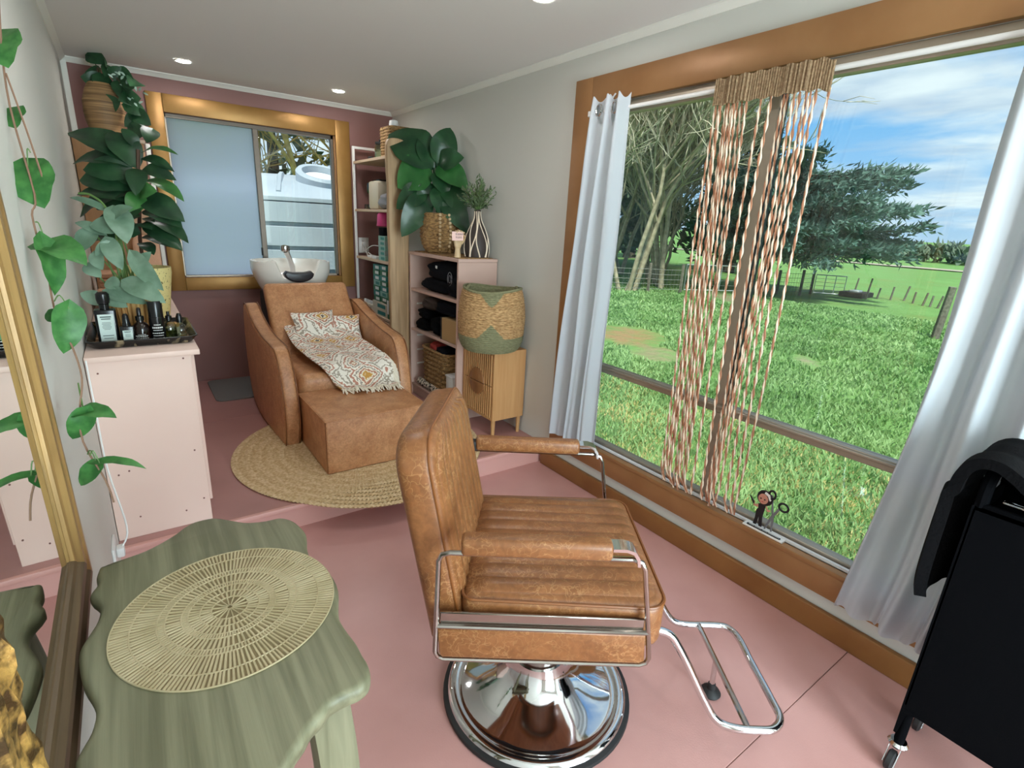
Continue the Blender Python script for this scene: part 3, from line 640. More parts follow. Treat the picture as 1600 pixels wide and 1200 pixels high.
for i in range(130):
    z = rng.uniform(1.3, 4.1); f = 1-max(0, (z-2.0)/3.0)**2*.42; az = rng.uniform(0, 2*PI); ax = np.array([math.cos(az), math.sin(az), rng.uniform(-.08, .32)])
    ln = f*rng.uniform(1.7, 2.9)
    if ax[1] < 0: ln *= 1+.40*(-ax[1])*(1.1 if z < 3.4 else .85); ax[2] -= .06
    ax /= np.linalg.norm(ax); c = np.array([0, -.6*(z/4), z])
    sprays(arrs, rng, c+ax*.25, ax, ln, int(260*ln/2), .26, .036, .24)
    bo.tube([c, c+ax*ln*.5+np.array([0, 0, .05]), c+ax*ln*.92], [.05, .03, .01], 5)
quads('foliage', arrs, 'cypress', t); o = bo.build('boughs', M['barkd'], t, ang=80); o['kind'] = 'stuff'
for dx_, dy_, le in ((0, 0, 0), (-.5, .5, .1)):
    G().tube([(dx_, dy_, -.1), (dx_*.7, dy_*.7-.05, 1.2), (dx_*.3, dy_*.3-.3, 2.8), (0, -.5, 4.1)], [.24, .2, .14, .05], 8).build('trunk', M['barkd'], t)
# evergreen mass behind the bare trees
for i, (x, y, sc_, lab) in enumerate([(24, 20.5, 1.5, 'dark evergreen tree mostly hidden behind the bare trees by the curtain'), (27, 17, 1.45, 'dark evergreen tree behind the tube gate trees'), (30, 27, 1.9, 'distant evergreen tree seen between bare branches'), (22, 25, 1.8, 'evergreen tree at the far left behind the fence')]):
    t = thing('evergreen_tree', lab, 'tree', (x, y, GZ), 0, 'evergreens behind the bare trees'); arrs = []
    for k in range(70):
        z = rng.uniform(.3, 5.0)*sc_; az = rng.uniform(0, 2*PI); ax = np.array([math.cos(az), math.sin(az), rng.uniform(0, .4)]); ln = (2.2-.25*z/sc_)*sc_*rng.uniform(.7, 1.1)
        sprays(arrs, rng, np.array([0, 0, z]), ax, ln, 45, .55, .11, .4)
    quads('foliage', arrs, 'scrub', t); G().tube([(0, 0, -.1), (.1, 0, 2*sc_), (0, .1, 5*sc_)], [.25*sc_, .18*sc_, .05], 7).build('trunk', M['barkd'], t)
t = thing('hedgerow', 'long dark scrub hedge far off below the skyline', 'hedge', (82, 22, GZ)); arrs = []
for k in range(150):
    u = rng.random(); c = np.array([-2+rng.normal(0, 2), -22+u*40, .3]); sprays(arrs, rng, c, np.array([0, .3, 1.]), rng.uniform(.5, 1.5), 36, 1.0, .3, .6)
quads('foliage', arrs, 'scrub', t)

# ---------------------------------------------------------------- fence, gates, posts
fe = thing('wire_fence', 'low post and wire fence running along the paddock edge', 'fence', (19, 9.6, GZ))
P_ = [(12.6, 12.4, .95), (14.0, 11.6, .95), (15.0, 11.06, .95), (17.1, 10.2, 1.0), (19.06, 9.89, .85), (19.72, 9.38, .9), (20.7, 9.47, .85)]
for x, y, hh in P_:
    rbox(x-.04, x+.04, y-.04, y+.04, GZ-.1, GZ+hh, .01, 1).build('post', M['post'], fe, world=True)
for (a, b_) in ((0, 1), (1, 2), (3, 4), (4, 5), (5, 6)):
    A, B = P_[a], P_[b_]
    for zz in (.12, .28, .44, .6, .76): G().tube([(A[0], A[1], GZ+zz), ((A[0]+B[0])/2, (A[1]+B[1])/2, GZ+zz-.015), (B[0], B[1], GZ+zz)], .006, 4).build('wire', M['wire'], fe, world=True)
    nn = 9
    for k in range(1, nn): 
        u = k/nn; x, y = A[0]+(B[0]-A[0])*u, A[1]+(B[1]-A[1])*u; G().tube([(x, y, GZ+.1), (x, y, GZ+.78)], .004, 3).build('stay_wire', M['wire'], fe, world=True)
def gate(name, A, B, z0, z1, lab, mt='gal'):
    t = thing(name, lab, 'gate', (A[0], A[1], GZ)); A = Vector((*A, 0)); B = Vector((*B, 0))
    q = lambda u, z: A.lerp(B, u)+Vector((0, 0, GZ+z))
    G().tube([q(0, z0), q(0, z1), q(1, z1), q(1, z0)], .024, 6, closed=True).build('frame_tube', M[mt], t, world=True)
    for u in (.33, .66): G().tube([q(u, z0), q(u, z1)], .016, 5).build('upright', M[mt], t, world=True)
    for k in range(1, 5): G().tube([q(0, z0+(z1-z0)*k/5), q(1, z0+(z1-z0)*k/5)], .006, 4).build('wire', M['wire'], t, world=True)
gate('tube_gate', (15.1, 11.0), (17.0, 10.25), .12, .95, 'white tubular gate in the fence below the bare trees')
gate('tube_gate', (20.77, 9.4), (21.36, 8.6), .06, .72, 'small pale mesh gate standing open to the right of the cypress')
for i, (x, y, hh, lab) in enumerate([(23.3, 9.0, .6, 'short leaning post beside the mesh gate'), (21.27, 7.8, .75, 'tall thin post just right of the water trough'), (21.8, 7.65, .42, 'first short post right of the trough'), (21.98, 7.28, .5, 'second short post right of the trough'), (22.36, 7.0, .55, 'third post right of the trough, taller than its neighbours'),
        (21.84, 6.55, .42, 'fourth short post right of the trough'), (21.58, 6.19, .45, 'fifth post right of the trough'), (21.48, 5.95, .38, 'sixth short post right of the trough'), (21.35, 5.71, .42, 'last short post before the tilted timber post')]):
    o = G().tube([(x, y, GZ-.1), (x+.05*math.sin(i*2), y-.06+.04*math.sin(i*3), GZ+hh)], [.035, .03], 6).build('paddock_post', M['post']); rebase(o, (x, y, GZ)); tag(o, lab, 'post', 'posts of the old paddock fence')
o = G().tube([(14.5, 3.76, GZ-.1), (14.5, 3.70, GZ+1.12)], [.085, .075], 9).build('timber_post', M['post']); rebase(o, (14.5, 3.74, GZ)); tag(o, 'thick round timber post beside the right curtain', 'post')
t = thing('water_trough', 'low dark trough with a pale float cover near the mesh gate', 'trough', (21.8, 8.25, GZ))
rbox(21.2, 22.2, 7.9, 8.7, GZ, GZ+.2, .03).build('basin', M['barkd'], t, world=True); rbox(21.3, 21.7, 8.1, 8.4, GZ+.2, GZ+.27, .02).build('cover', M['plastw'], t, world=True)

# ---------------------------------------------------------------- water tank behind the rear window
t = thing('water_tank', 'big pale grey ribbed plastic water tank behind the rear window', 'tank', (1.75, 7.55, GZ))
prof = [(0, 0), (1.7, 0)]
z = 0.05
while z < 2.0:
    prof += [(1.70, z), (1.70, z+.075), (1.655, z+.085), (1.655, z+.115), (1.70, z+.125)]; z += .24
prof += [(1.70, 2.06), (1.69, 2.10), (1.62, 2.14), (1.3, 2.24), (.9, 2.33), (.5, 2.38), (0, 2.40)]
G().lathe(prof, 72).build('shell', M['tank'], t, ang=30)
for a in (-105, -60, -20): 
    a = R(a); G().tube([(1.6*math.cos(a), 1.6*math.sin(a), 2.13), (.9*math.cos(a), .9*math.sin(a), 2.335), (.4*math.cos(a), .4*math.sin(a), 2.385)], .035, 6).build('roof_rib', M['tank'], t)
g = G().lathe([(.24, -.10), (.27, -.10), (.28, .05), (.26, .075), (.215, .07), (.205, .0), (0, -.005)], 36); q = Matrix.Translation((.16, -1.10, 2.33)) @ Matrix.Rotation(R(22), 4, 'X'); g.v = [tuple(q @ Vector(v)) for v in g.v]; ht = g.build('hatch', M['tank'], t)
g = G().lathe([(0, .001), (.19, .001), (.19, .006), (0, .006)], 30); g.v = [tuple(q @ Vector(v)) for v in g.v]; g.build('strainer', M['plastw'], ht)
rbox(.28, .33, -1.36, -1.28, 2.15, 2.32, .01).build('hatch_latch', M['grey'], t)
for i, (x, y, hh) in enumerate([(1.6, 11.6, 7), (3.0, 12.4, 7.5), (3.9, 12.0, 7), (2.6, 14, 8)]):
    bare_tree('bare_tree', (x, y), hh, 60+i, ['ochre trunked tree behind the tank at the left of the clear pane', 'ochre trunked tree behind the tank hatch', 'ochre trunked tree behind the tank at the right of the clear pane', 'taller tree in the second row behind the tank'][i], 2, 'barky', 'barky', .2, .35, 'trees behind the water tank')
t = thing('evergreen_tree', 'leafy evergreen behind the trees over the water tank', 'tree', (3.6, 16.5, GZ)); arrs = []
for k in range(44):
    az = rng.uniform(0, 2*PI); ax = np.array([math.cos(az), math.sin(az), rng.uniform(0, .4)]); sprays(arrs, rng, np.array([0, 0, rng.uniform(.5, 6)]), ax, rng.uniform(1.5, 3.2), 26, .5, .12, .4)
quads('foliage', arrs, 'scrub', t); G().tube([(0, 0, -.1), (0, .1, 6)], [.25, .06], 7).build('trunk', M['barkd'], t)

# ================================================================== BARBER CHAIR  (local x forward, -y towards the viewer)
bc = thing('barber_chair', 'tan leather hydraulic salon chair with chrome arms on a round chrome base', 'chair', (.902, 1.003, 0), R(-35))
G().lathe([(.0, 0), (.298, 0), (.302, .006), (.300, .016), (.288, .020), (.27, .020)], 64).build('base_ring', M['black'], bc)
G().lathe([(.288, .018), (.284, .028), (.272, .033), (.258, .030), (.248, .026), (.235, .029), (.19, .048), (.14, .075), (.105, .10), (.09, .125), (.084, .15), (0, .15)], 72).build('base_plate', M['chrome'], bc, ang=60)
G().lathe([(.075, .148), (.078, .17), (.078, .2), (.058, .205), (.058, .30), (.045, .302), (.045, .39), (0, .39)], 40).build('pump_column', M['chromed'], bc)
G().tube([(-.03, .03, .16), (-.12, .12, .15), (-.2, .2, .12), (-.3, .25, .12)], .011, 8).build('pump_pedal', M['chrome'], bc)
rbox(-.17, .17, -.15, .15, .375, .40, .006).build('swivel_plate', M['black'], bc)
# seat
YC = .012
so_ = [(x-.235, y+YC) for x, y in [(p[1], -p[0]) for p in rrect(.262, .272, .525, .03, .05)]]
g = G().slab(so_, .135, .024, lambda a, b, n: (a+.0, b, .482+n+.012*(n > 0)*(1-((b-YC)/.28)**2))); seat = g.build('seat', M['leather'], bc, ang=60)
def seat_rib(u, v):
    x = -.215+.485*u; y = YC-.243+.486*v; e_ = min(u, 1-u, v, 1-v); ed = min(1, e_/.05)
    rib = abs(math.sin(PI*9*v))**.3*.008 if 0 < v < 1 else 0
    return (x, y, .5505+.012*(1-((y-YC)/.28)**2)*1+(rib+.004)*ed**.5 - .004)
G().grid(seat_rib, 20, 113).build('channel_top', M['leather'], seat, ang=70)
G().tube([(a*.995, YC+(b-YC)*.995, .543+.004*(1-((b-YC)/.28)**2)) for a, b in so_], .0042, 6, closed=True).build('piping', M['pipe'], seat)
# back
O_ = Vector((-.212, YC, .40)); T_ = Vector((-.118, 0, .62)).normalized(); Nn = Vector((T_.z, 0, -T_.x)); HB = .578
bo_ = rrect(.25, .238, HB, .03, .09, 8)
def bk(a, b, n): p = O_+T_*b+Nn*(n-.05); return (p.x+(.25-a)*.075, YC-a*1.03, p.z)
back = G().slab(bo_, .10, .03, bk, 4).build('backrest', M['leather'], bc, ang=60)
def back_rib(u, v):
    b = .10+(HB-.118)*u; w_ = .226-.012*u; cut = max(0, (b-(HB-.09-.018))/.09); w_ -= .1*(1-math.sqrt(max(0, 1-min(1, cut)**2)))
    a = (v*2-1)*w_; e_ = min(u, 1-u, v, 1-v); ed = min(1, e_/.05); rib = abs(math.sin(PI*9*v))**.3*.008 if 0 < v < 1 else 0
    return bk(a, b, .049+.001+(rib+.004)*ed**.5-.003)
G().grid(back_rib, 24, 127).build('channel_front', M['leather'], back, ang=70)
G().tube([bk(a*.985, HB/2+(b-HB/2)*.99, .036) for a, b in bo_], .0042, 6, closed=True).build('piping', M['pipe'], back)
for sy in (-1, 1):
    y = -.282 if sy < 0 else .308
    loop = [(-.296, .41), (-.29, .397), (-.275, .390), (.225, .390), (.241, .397), (.247, .412), (.236, .49), (.205, .675), (.195, .694), (.172, .702), (-.262, .702), (-.281, .696), (-.289, .68)]
    fr_ = G().tube([(a, y, b) for a, b in loop], .0065, 8, closed=True).build('arm_frame', M['chromed'], bc)
    G().tube([(-.294, y, .490), (.237, y, .490)], .0065, 8).build('cross_bar', M['chromed'], fr_)
    rbox(-.285, .225, min(y-sy*.012, y-sy*.004), max(y-sy*.012, y-sy*.004), .49, .526, .002, 1).build('side_plate', M['chromed'], fr_)
    pp = [(-.286, .405), (-.277, .396), (.222, .396), (.236, .405), (.228, .486), (-.289, .486)]
    G().slab(pp, .026, .006, lambda a, b, n, y=y, sy=sy: (a, y-sy*.008+n*1.0, b)).build('side_panel', M['leather'], bc, ang=50)
    po = rrect(.024, .024, .048, .016, .014, 4)
    G().slab([(p[0], p[1]) for p in po], .355, .010, lambda a, b, n, y=y: (-.058+n, y+a, .704+b)).build('arm_pad', M['leather'], bc)
    g = G()
    pf = [(.118, .742), (.150, .742), (.172, .735), (.184, .716), (.187, .695), (.180, .695), (.177, .712), (.167, .728), (.150, .734), (.118, .734)]
    k = len(pf); g.add([(a, y+s_*.021, b) for s_ in (-1, 1) for a, b in pf], [(i, (i+1) % k, k+(i+1) % k, k+i) for i in range(k)]+[tuple(range(k-1, -1, -1)), tuple(range(k, 2*k))])
    g.build('arm_cap', M['chrome'], bc)
    if sy > 0: rbox(-.262, -.232, y-.018, y+.018, .702, .736, .004).build('arm_clamp', M['black'], bc)
rl = smoothline([(.20, .17, .405), (.31, .17, .40), (.36, .17, .345), (.44, .168, .20), (.485, .165, .142), (.53, .16, .132), (.63, .16, .132), (.675, .15, .132), (.695, .105, .132), (.692, 0, .132), (.69, -.14, .132), (.685, -.20, .132), (.65, -.235, .132), (.60, -.24, .132), (.535, -.235, .132), (.49, -.22, .142), (.45, -.205, .20), (.37, -.18, .345), (.32, -.17, .395), (.20, -.17, .405)], 5)
ft = G().tube(rl, .0115, 10).build('footrest', M['chrome'], bc)
G().tube([(.575, .16, .134), (.575, -.237, .134)], .009, 8).build('cross_tube', M['chrome'], ft)
G().tube([(.576, .0, .13), (.579, .0, .035)], .009, 8).build('stop_stem', M['chrome'], ft)
G().lathe([(0, 0), (.03, 0), (.033, .006), (.028, .014), (.014, .022), (.012, .04), (0, .04)], 20, (.579, 0, 0)).build('rubber_foot', M['black'], ft)

# ================================================================== SHAMPOO CHAIR, OTTOMAN
sc = thing('shampoo_chair', 'chestnut leather wash chair with a white backwash basin at the back window', 'chair', (1.0, 3.5, H2))
ap = [(3.02, .135), (3.4, .135), (3.78, .150), (3.98, .25), (4.06, .45), (4.06, .64), (4.0, .80), (3.93, .845), (3.84, .838), (3.72, .80), (3.52, .752), (3.32, .722), (3.20, .714), (3.12, .70), (3.065, .65), (3.02, .55), (2.985, .40), (2.985, .25)]
ap = [(q.x, q.y) for q in smoothline([(a, b, 0) for a, b in ap+[ap[0]]], 3)[:-1]]
for sx in (-1, 1):
    xc = 1.0+sx*.352
    g = G().slab([(a, b) for a, b in ap], .088, .022, lambda a, b, n, xc=xc, sx=sx: (xc+sx*(.02*math.sin(PI*min(1, max(0, (a-2.98)/1.1))))-(n if True else 0), a, b))
    a_ = g.build('arm', M['leather2'], sc, world=True, ang=60)
    for e_ in (-1, 1): G().tube([(xc+sx*(.02*math.sin(PI*min(1, max(0, (a-2.98)/1.1))))+e_*.039, a, b) for a, b in ap], .0035, 5, closed=True).build('piping', M['pipe'], a_, world=True)
bkp = rrect(.295, .285, .62, .03, .03)
def bq(a, b, n): return (1.015+a, 3.60+b*.70-n*.714+.0, .44+b*.755+n*.70*0+ n*.70)
def bq(a, b, n):
    th = R(36); return (1.018+a, 3.62+b*math.sin(th)-n*math.cos(th), .46+b*math.cos(th)*1.0-n*-1*math.sin(th)*1.0)
G().slab([(a, b*.98) for a, b in bkp], .10, .03, bq, 4).build('backrest', M['leather2'], sc, world=True, ang=60)
st_ = rrect(.285, .285, .62, .05, .05)
G().slab(st_, .17, .05, lambda a, b, n: (1.0+a, 3.06+b, .445+n+.02*(1-(a/.3)**2)*(n > 0)), 4).build('seat', M['leather2'], sc, world=True, ang=60)
rbox(.71, 1.29, 3.12, 3.95, H2, .36, .01).build('frame', M['black'], sc, world=True)
rbox(.72, .80, 3.09, 3.12, .27, .315, .004).build('bracket', M['chromed'], sc, world=True)
# basin: bowl with a neck cut-out at the front
def rimz(a):
    d = abs((a+PI/2+PI) % (2*PI)-PI); return 1.098-.115*max(0, min(1, (.50-d)/.16))+.018*math.exp(-((d-.62)/.14)**2)
cx, cy = 1.005, 4.30
def bowl(u, v, inner=False):
    a = 2*PI*u; rx, ry = .278, .235
    top = rimz(a)
    if not inner:
        k = .62+.38*math.sin(v*PI/2)**.8; z = .86+(top-.86)*v; k = .70+.30*min(1, (z-.86)/.17)**.7
    else:
        z = top-(top-.90)*v; k = .93*(1-.75*v**3)
    return (cx+rx*k*math.copysign(abs(math.cos(a))**.8, math.cos(a)), cy+ry*k*math.copysign(abs(math.sin(a))**.8, math.sin(a)), z)
g = G().grid(lambda u, v: bowl(u, v), 72, 10, cu=True); n0 = len(g.v); g.grid(lambda u, v: bowl(u, v, True), 72, 10, cu=True)
for i in range(72): j = (i+1) % 72; g.f.append((i*10+9, j*10+9, n0+j*10, n0+i*10)); g.m.append(0)
g.f.append(tuple(i*10 for i in range(72))); g.m.append(0); g.f.append(tuple(n0+i*10+9 for i in range(72))); g.m.append(0)
bs = g.build('basin', M['porcelain'], sc, world=True, ang=60)
gp = [(cx+.105*math.cos(R(a)), .995+.062*math.sin(R(a))) for a in range(180, 361, 15)]+[(cx+.085, 1.015), (cx+.04, 1.005), (cx-.04, 1.005), (cx-.085, 1.015)]
G().slab(gp, .07, .012, lambda a, b, n: (a, 4.085+n, b+.035-.01)).build('neck_rest', M['gel'], bs, world=True)
G().tube([(cx+.03, 4.36, .95), (cx+.02, 4.34, 1.05), (cx-.0, 4.31, 1.10), (cx-.035, 4.27, 1.17)], [.019, .021, .018, .022], 12).build('spray_tap', M['chrome'], bs, world=True)
G().lathe([(0, -.02), (.03, -.02), (.035, .0), (.031, .024), (0, .03)], 18, (cx-.04, 4.265, 1.185)).build('spray_head', M['chrome'], bs, world=True)
rbox(.80, 1.20, 4.12, 4.5, H2, .87, .03).build('basin_pedestal', M['black'], sc, world=True)
ot = thing('ottoman', 'chestnut leather box footrest in front of the wash chair', 'footstool', (.99, 2.79, H2+.012))
bx = rrect(.29, .29, .52, .012, .012, 3)
G().slab(bx, .30, .010, lambda a, b, n: (a, b-.26, .15+n)).build('body', M['leather2'], ot, ang=50)
for zz in (.296,): G().tube([(a*.999, (b-.26)*.999, zz) for a, b in bx], .0032, 5, closed=True).build('piping', M['leather2'], ot)
for sx, sy in ((-1, -1), (1, -1), (-1, 1), (1, 1)): G().tube([(sx*.288, sy*.258, .01), (sx*.288, sy*.258, .292)], .003, 5).build('corner_seam', M['pipe'], ot)

# throw and cushions
def sheet(name, fn, nu, nv, mt, th, parent=None, **k):
    g = G().grid(fn, nu, nv); n = len(g.v)
    bm = bmesh.new(); vs = [bm.verts.new(v) for v in g.v]; [bm.faces.new([vs[i] for i in f]) for f in g.f]; bm.normal_update()
    off = [v.co - v.normal*th for v in bm.verts]; bm.free()
    g2 = G(); g2.v = [tuple(v) for v in g.v]+[tuple(v) for v in off]; g2.f = list(g.f)+[tuple(n+i for i in reversed(f)) for f in g.f]
    bd = [i*nv for i in range(nu)]+[(nu-1)*nv+j for j in range(1, nv)]+[i*nv+nv-1 for i in range(nu-2, -1, -1)]+[j for j in range(nv-2, 0, -1)]
    for i in range(len(bd)): a, b = bd[i], bd[(i+1) % len(bd)]; g2.f.append((a, b, n+b, n+a))
    g2.m = [0]*len(g2.f); return g2.build(name, mt, parent, **k)
PB = smoothline([(0, 3.78, .70), (0, 3.66, .67), (0, 3.50, .625), (0, 3.34, .602), (0, 3.18, .588), (0, 3.08, .572), (0, 3.03, .53), (0, 3.01, .475), (0, 2.985, .453), (0, 2.93, .450)], 5)
def thr(u, v):
    q = u*(len(PB)-1); i = min(int(q), len(PB)-2); p = PB[i].lerp(PB[i+1], q-i)
    x0 = .80+.10*u-.03*math.sin(u*5); x1 = 1.20+.10*math.sin(min(1, u*1.3)*PI*.6)-.03*u; x = x0+(x1-x0)*v
    fold = .016*math.sin(v*17+u*3)*(.3+u*.7)+.012*math.sin(v*9-u*7+1)+.02*math.exp(-((u-.35)/.16)**2)*math.sin(v*6+1.2)**2
    return (x, p.y-.05*(v-.5)*u-(fold*.5 if u > .55 else 0), p.z+max(-.004, fold*.8)+.006)
tb = sheet('throw_blanket', thr, 60, 50, M['throw'], .006, ang=80)
rebase(tb, (1.02, 3.2, .60)); tag(tb, 'cream patterned throw with rust and ochre medallions draped over the wash chair seat', 'blanket')
g = G()
for k in range(44):
    v = k/43; a = Vector(thr(1, v)); ln = .07+.05*random.random(); e_ = a+Vector((random.uniform(-.02, .02), -ln*.75, -.004))
    g.tube([a, a.lerp(e_, .5)+Vector((random.uniform(-.01, .01), 0, .008)), e_], [.006, .005, .003], 5)
for k in range(26):
    u = .45+.5*k/25; a = Vector(thr(u, 1)); e_ = a+Vector((.03+.02*random.random(), random.uniform(-.02, .01), -.09-.03*random.random())); g.tube([a, a.lerp(e_, .5)+Vector((.02, 0, 0)), e_], [.006, .006, .003], 5)
o = g.build('fringe', M['fringe']); o.data.transform(Matrix.Translation((-1.02, -3.2, -.60))); o.parent = tb; o['kind'] = 'stuff'
def cushion(name, c, w_, h_, d, rx, rz, lab, mt):
    mtx = Matrix.Translation(c) @ Matrix.Rotation(rz, 4, 'Z') @ Matrix.Rotation(rx, 4, 'X'); g = G()
    def fn(u, v, s_):
        a, b = u*2-1, v*2-1; t_ = (1-abs(a)**2.2)*(1-abs(b)**2.2); e_ = 1-.10*(1-abs(a)**2)*abs(b)**3; f_ = 1-.10*(1-abs(b)**2)*abs(a)**3
        return mtx @ Vector((a*w_/2*f_, s_*d/2*t_**.5, b*h_/2*e_))
    g.grid(lambda u, v: fn(u, v, 1), 17, 17); g.grid(lambda u, v: fn(u, v, -1), 17, 17)
    o = g.build(name, M[mt], ang=80); rebase(o, c); return o
tag(cushion('cushion', (.99, 3.66, .70), .30, .24, .09, R(-32), R(6), '', 'throw'), 'small patterned cushion on the wash chair, left one behind the throw', 'cushion')
tag(cushion('cushion', (1.20, 3.68, .68), .22, .2, .08, R(-34), R(-10), '', 'throw'), 'small patterned cushion on the wash chair, right one half hidden by the throw', 'cushion')

# ================================================================== RUG, MAT
rg = thing('jute_rug', 'round braided jute rug under the wash chair overhanging the step', 'rug', (1.0, 2.83, H2))
NR = 24; RR = .70
def rugz(x, y):
    yw = y+2.83; d = max(0, (YS-.012)-yw); return .006-min(.15*d, .035)
def braid(a, r): return .0018*math.sin(a*r/.0125)
for i in range(NR):
    r = RR*(i+.5)/NR; n = max(16, int(2*PI*r/.0125*1.0)*2 if i > 9 else 48); n = min(n, 420); rw = RR/NR*.68; g = G(); K = 5
    vs = []
    for j in range(n):
        a = 2*PI*j/n; x, y = r*math.cos(a), r*math.sin(a); z = rugz(x, y)
        for k in range(K):
            b = 2*PI*k/K+(j % 2)*.6; q = rw*(1+.16*((j % 2)*2-1)*math.sin(b)); vs.append(((r+q*math.cos(b))*math.cos(a), (r+q*math.cos(b))*math.sin(a), z+.0065*math.sin(b)*(1.25 if j % 2 else .9)))
    g.add(vs, [(j*K+k, j*K+(k+1) % K, ((j+1) % n)*K+(k+1) % K, ((j+1) % n)*K+k) for j in range(n) for k in range(K)])
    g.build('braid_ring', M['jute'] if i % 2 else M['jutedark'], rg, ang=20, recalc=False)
o = G().slab(rrect(.265, .265, .55, .05, .05), .012, .004, lambda a, b, n: (.64+a, 4.03+b, H2+.006+n)).build('floor_mat', M['matgrey']); rebase(o, (.64, 4.3, H2)); tag(o, 'grey rubber floor mat by the mauve wall beside the wash chair', 'mat')

# ================================================================== MIRROR
mi_ = thing('wall_mirror', 'tall gilt framed mirror hung on the left wall beside the green table', 'mirror', (-.178, .94, .68))
LEAN = .014
def mx_(x, y, z): return (x-LEAN*(z-.68)/1.0, y, z)
MP = [(0, 0), (.006, .0), (.012, .012), (.018, .014), (.021, .024), (.030, .032), (.031, .046), (.026, .052), (.028, .062), (.024, .076), (.030, .086), (.030, .1), (0, .1)]   # depth, across (0 = glass side)
def member(p0, p1, out, miter0, miter1, nm, mt, wd=1.0, bump=0):
    g = G(); n = 60 if bump else 2; a, b = Vector(p0), Vector(p1); out = Vector(out); k = len(MP); al = (b-a).normalized()
    for i in range(n):
        u = i/(n-1)
        for d, w_ in MP:
            q = a.lerp(b, u)+out*w_*wd + al*(w_*wd*(miter1*u-miter0*(1-u)))
            dd = d+(bump*(.5+.5*math.sin(u*90+w_*160))*math.sin(PI*w_/.1)*(abs(math.sin(u*23))) if bump and d > .02 else 0)
            g.v.append(mx_(-.183+dd, q.y, q.z))
    for i in range(n-1):
        for j in range(k): g.f.append((i*k+j, i*k+(j+1) % k, (i+1)*k+(j+1) % k, (i+1)*k+j))
    g.f += [tuple(range(k)), tuple((n-1)*k+j for j in range(k))]; g.m = [0]*len(g.f)
    return g.build(nm, M[mt], mi_, world=True, ang=25)
ya, yb, za, zb_ = .672, 1.19, .782, 1.95
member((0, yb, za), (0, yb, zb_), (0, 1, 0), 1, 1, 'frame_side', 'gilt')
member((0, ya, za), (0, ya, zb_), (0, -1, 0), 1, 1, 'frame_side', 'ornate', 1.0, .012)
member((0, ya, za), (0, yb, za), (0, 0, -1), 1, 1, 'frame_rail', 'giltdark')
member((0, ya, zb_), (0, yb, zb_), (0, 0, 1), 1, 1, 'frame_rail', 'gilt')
G().add([mx_(-.171, ya-.004, za-.004), mx_(-.171, yb+.004, za-.004), mx_(-.171, yb+.004, zb_+.004), mx_(-.171, ya-.004, zb_+.004), mx_(-.177, ya-.004, za-.004), mx_(-.177, yb+.004, za-.004), mx_(-.177, yb+.004, zb_+.004), mx_(-.177, ya-.004, zb_+.004)],
        [(0, 1, 2, 3), (4, 7, 6, 5), (0, 4, 5, 1), (1, 5, 6, 2), (2, 6, 7, 3), (3, 7, 4, 0)]).build('mirror_glass', M['mirror'], mi_, world=True, flat=True)

# ================================================================== GREEN TABLE + PLACEMAT
ct = thing('console_table', 'sage green painted side table with a wavy carved edge in the front left corner', 'table', (.05, .90, 0))
TP = [(-.129,1.173),(-.108,1.181),(-.086,1.185),(-.055,1.192),(-.023,1.21),(.003,1.231),(.025,1.254),(.049,1.264),(.085,1.259),(.113,1.233),(.142,1.203),(.178,1.188),(.211,1.184),(.231,1.162),(.241,1.131),(.245,1.088),(.234,1.041),(.23,.997),(.239,.959),(.249,.916),(.247,.87),(.233,.826),(.224,.79),(.225,.754),(.229,.719),(.229,.688),(.23,.667),(.226,.645),(.216,.629),(.199,.623),(.177,.624),(.155,.621),(.142,.61),(.122,.6),(.108,.585),(.093,.573),(.078,.557),
      (.05,.545),(.02,.55),(-.01,.575),(-.035,.6),(-.06,.612),(-.09,.62),(-.115,.63),(-.132,.65),(-.14,.675),(-.141,.702),(-.143,.717),(-.137,.735),(-.128,.757),(-.124,.787),(-.128,.815),(-.14,.854),(-.147,.898),(-.149,.937),(-.139,.97),(-.127,1.006),(-.126,1.045),(-.141,1.084),(-.131,1.116),(-.133,1.143)]
TP = [(q.x, q.y) for q in smoothline([(a, b, 0) for a, b in TP+[TP[0]]], 3)[:-1]][::-1]
G().slab(TP, .032, .012, lambda a, b, n: (a, b, .744+n), 4).build('tabletop', M['sage'], ct, world=True, ang=50)
for sx, sy in ((-.07, .70), (.165, .70), (-.07, 1.12), (.165, 1.12)):
    lg = G()
    def leg(u, v, sx=sx, sy=sy):
        a = 2*PI*v; z = .728*(1-u); r = .034-.016*u+.006*math.sin(u*PI*1.2); dx, dy = (.012*math.sin(u*5))*(1 if sx > .05 else -1), .012*math.sin(u*5)*(1 if sy > .9 else -1)
        c, s = math.cos(a), math.sin(a); k = max(abs(c), abs(s))**.6; return (sx+dx+r*c/k, sy+dy+r*s/k, z)
    g = G().grid(leg, 14, 16, cv=True); g.f.append(tuple(range(16))); g.f.append(tuple(13*16+j for j in range(16))); g.m += [0, 0]; g.build('leg', M['sageleg'], ct, world=True)
for x0, x1, y0, y1 in ((-.085, .18, .70, .722), (-.085, .18, 1.098, 1.12), (-.085, -.063, .70, 1.12), (.158, .18, .70, 1.12)): rbox(x0, x1, y0, y1, .655, .73, .004).build('apron', M['sage'], ct, world=True)
pm = thing('placemat', 'round gold openwork placemat on the green table', 'placemat', (.066, .912, .760))
RM = .178
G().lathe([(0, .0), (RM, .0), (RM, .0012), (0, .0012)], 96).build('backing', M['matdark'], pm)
g = G(); rings = [.0, .030, .048, .066, .076, .100, .112, .150, RM]
for r in rings[1:]: g.lathe([(r-.0016, .001), (r-.0016, .0030), (r, .0034), (r+.0006, .0026), (r+.0006, .001)], 96, cap=False)
rnd = random.Random(4)
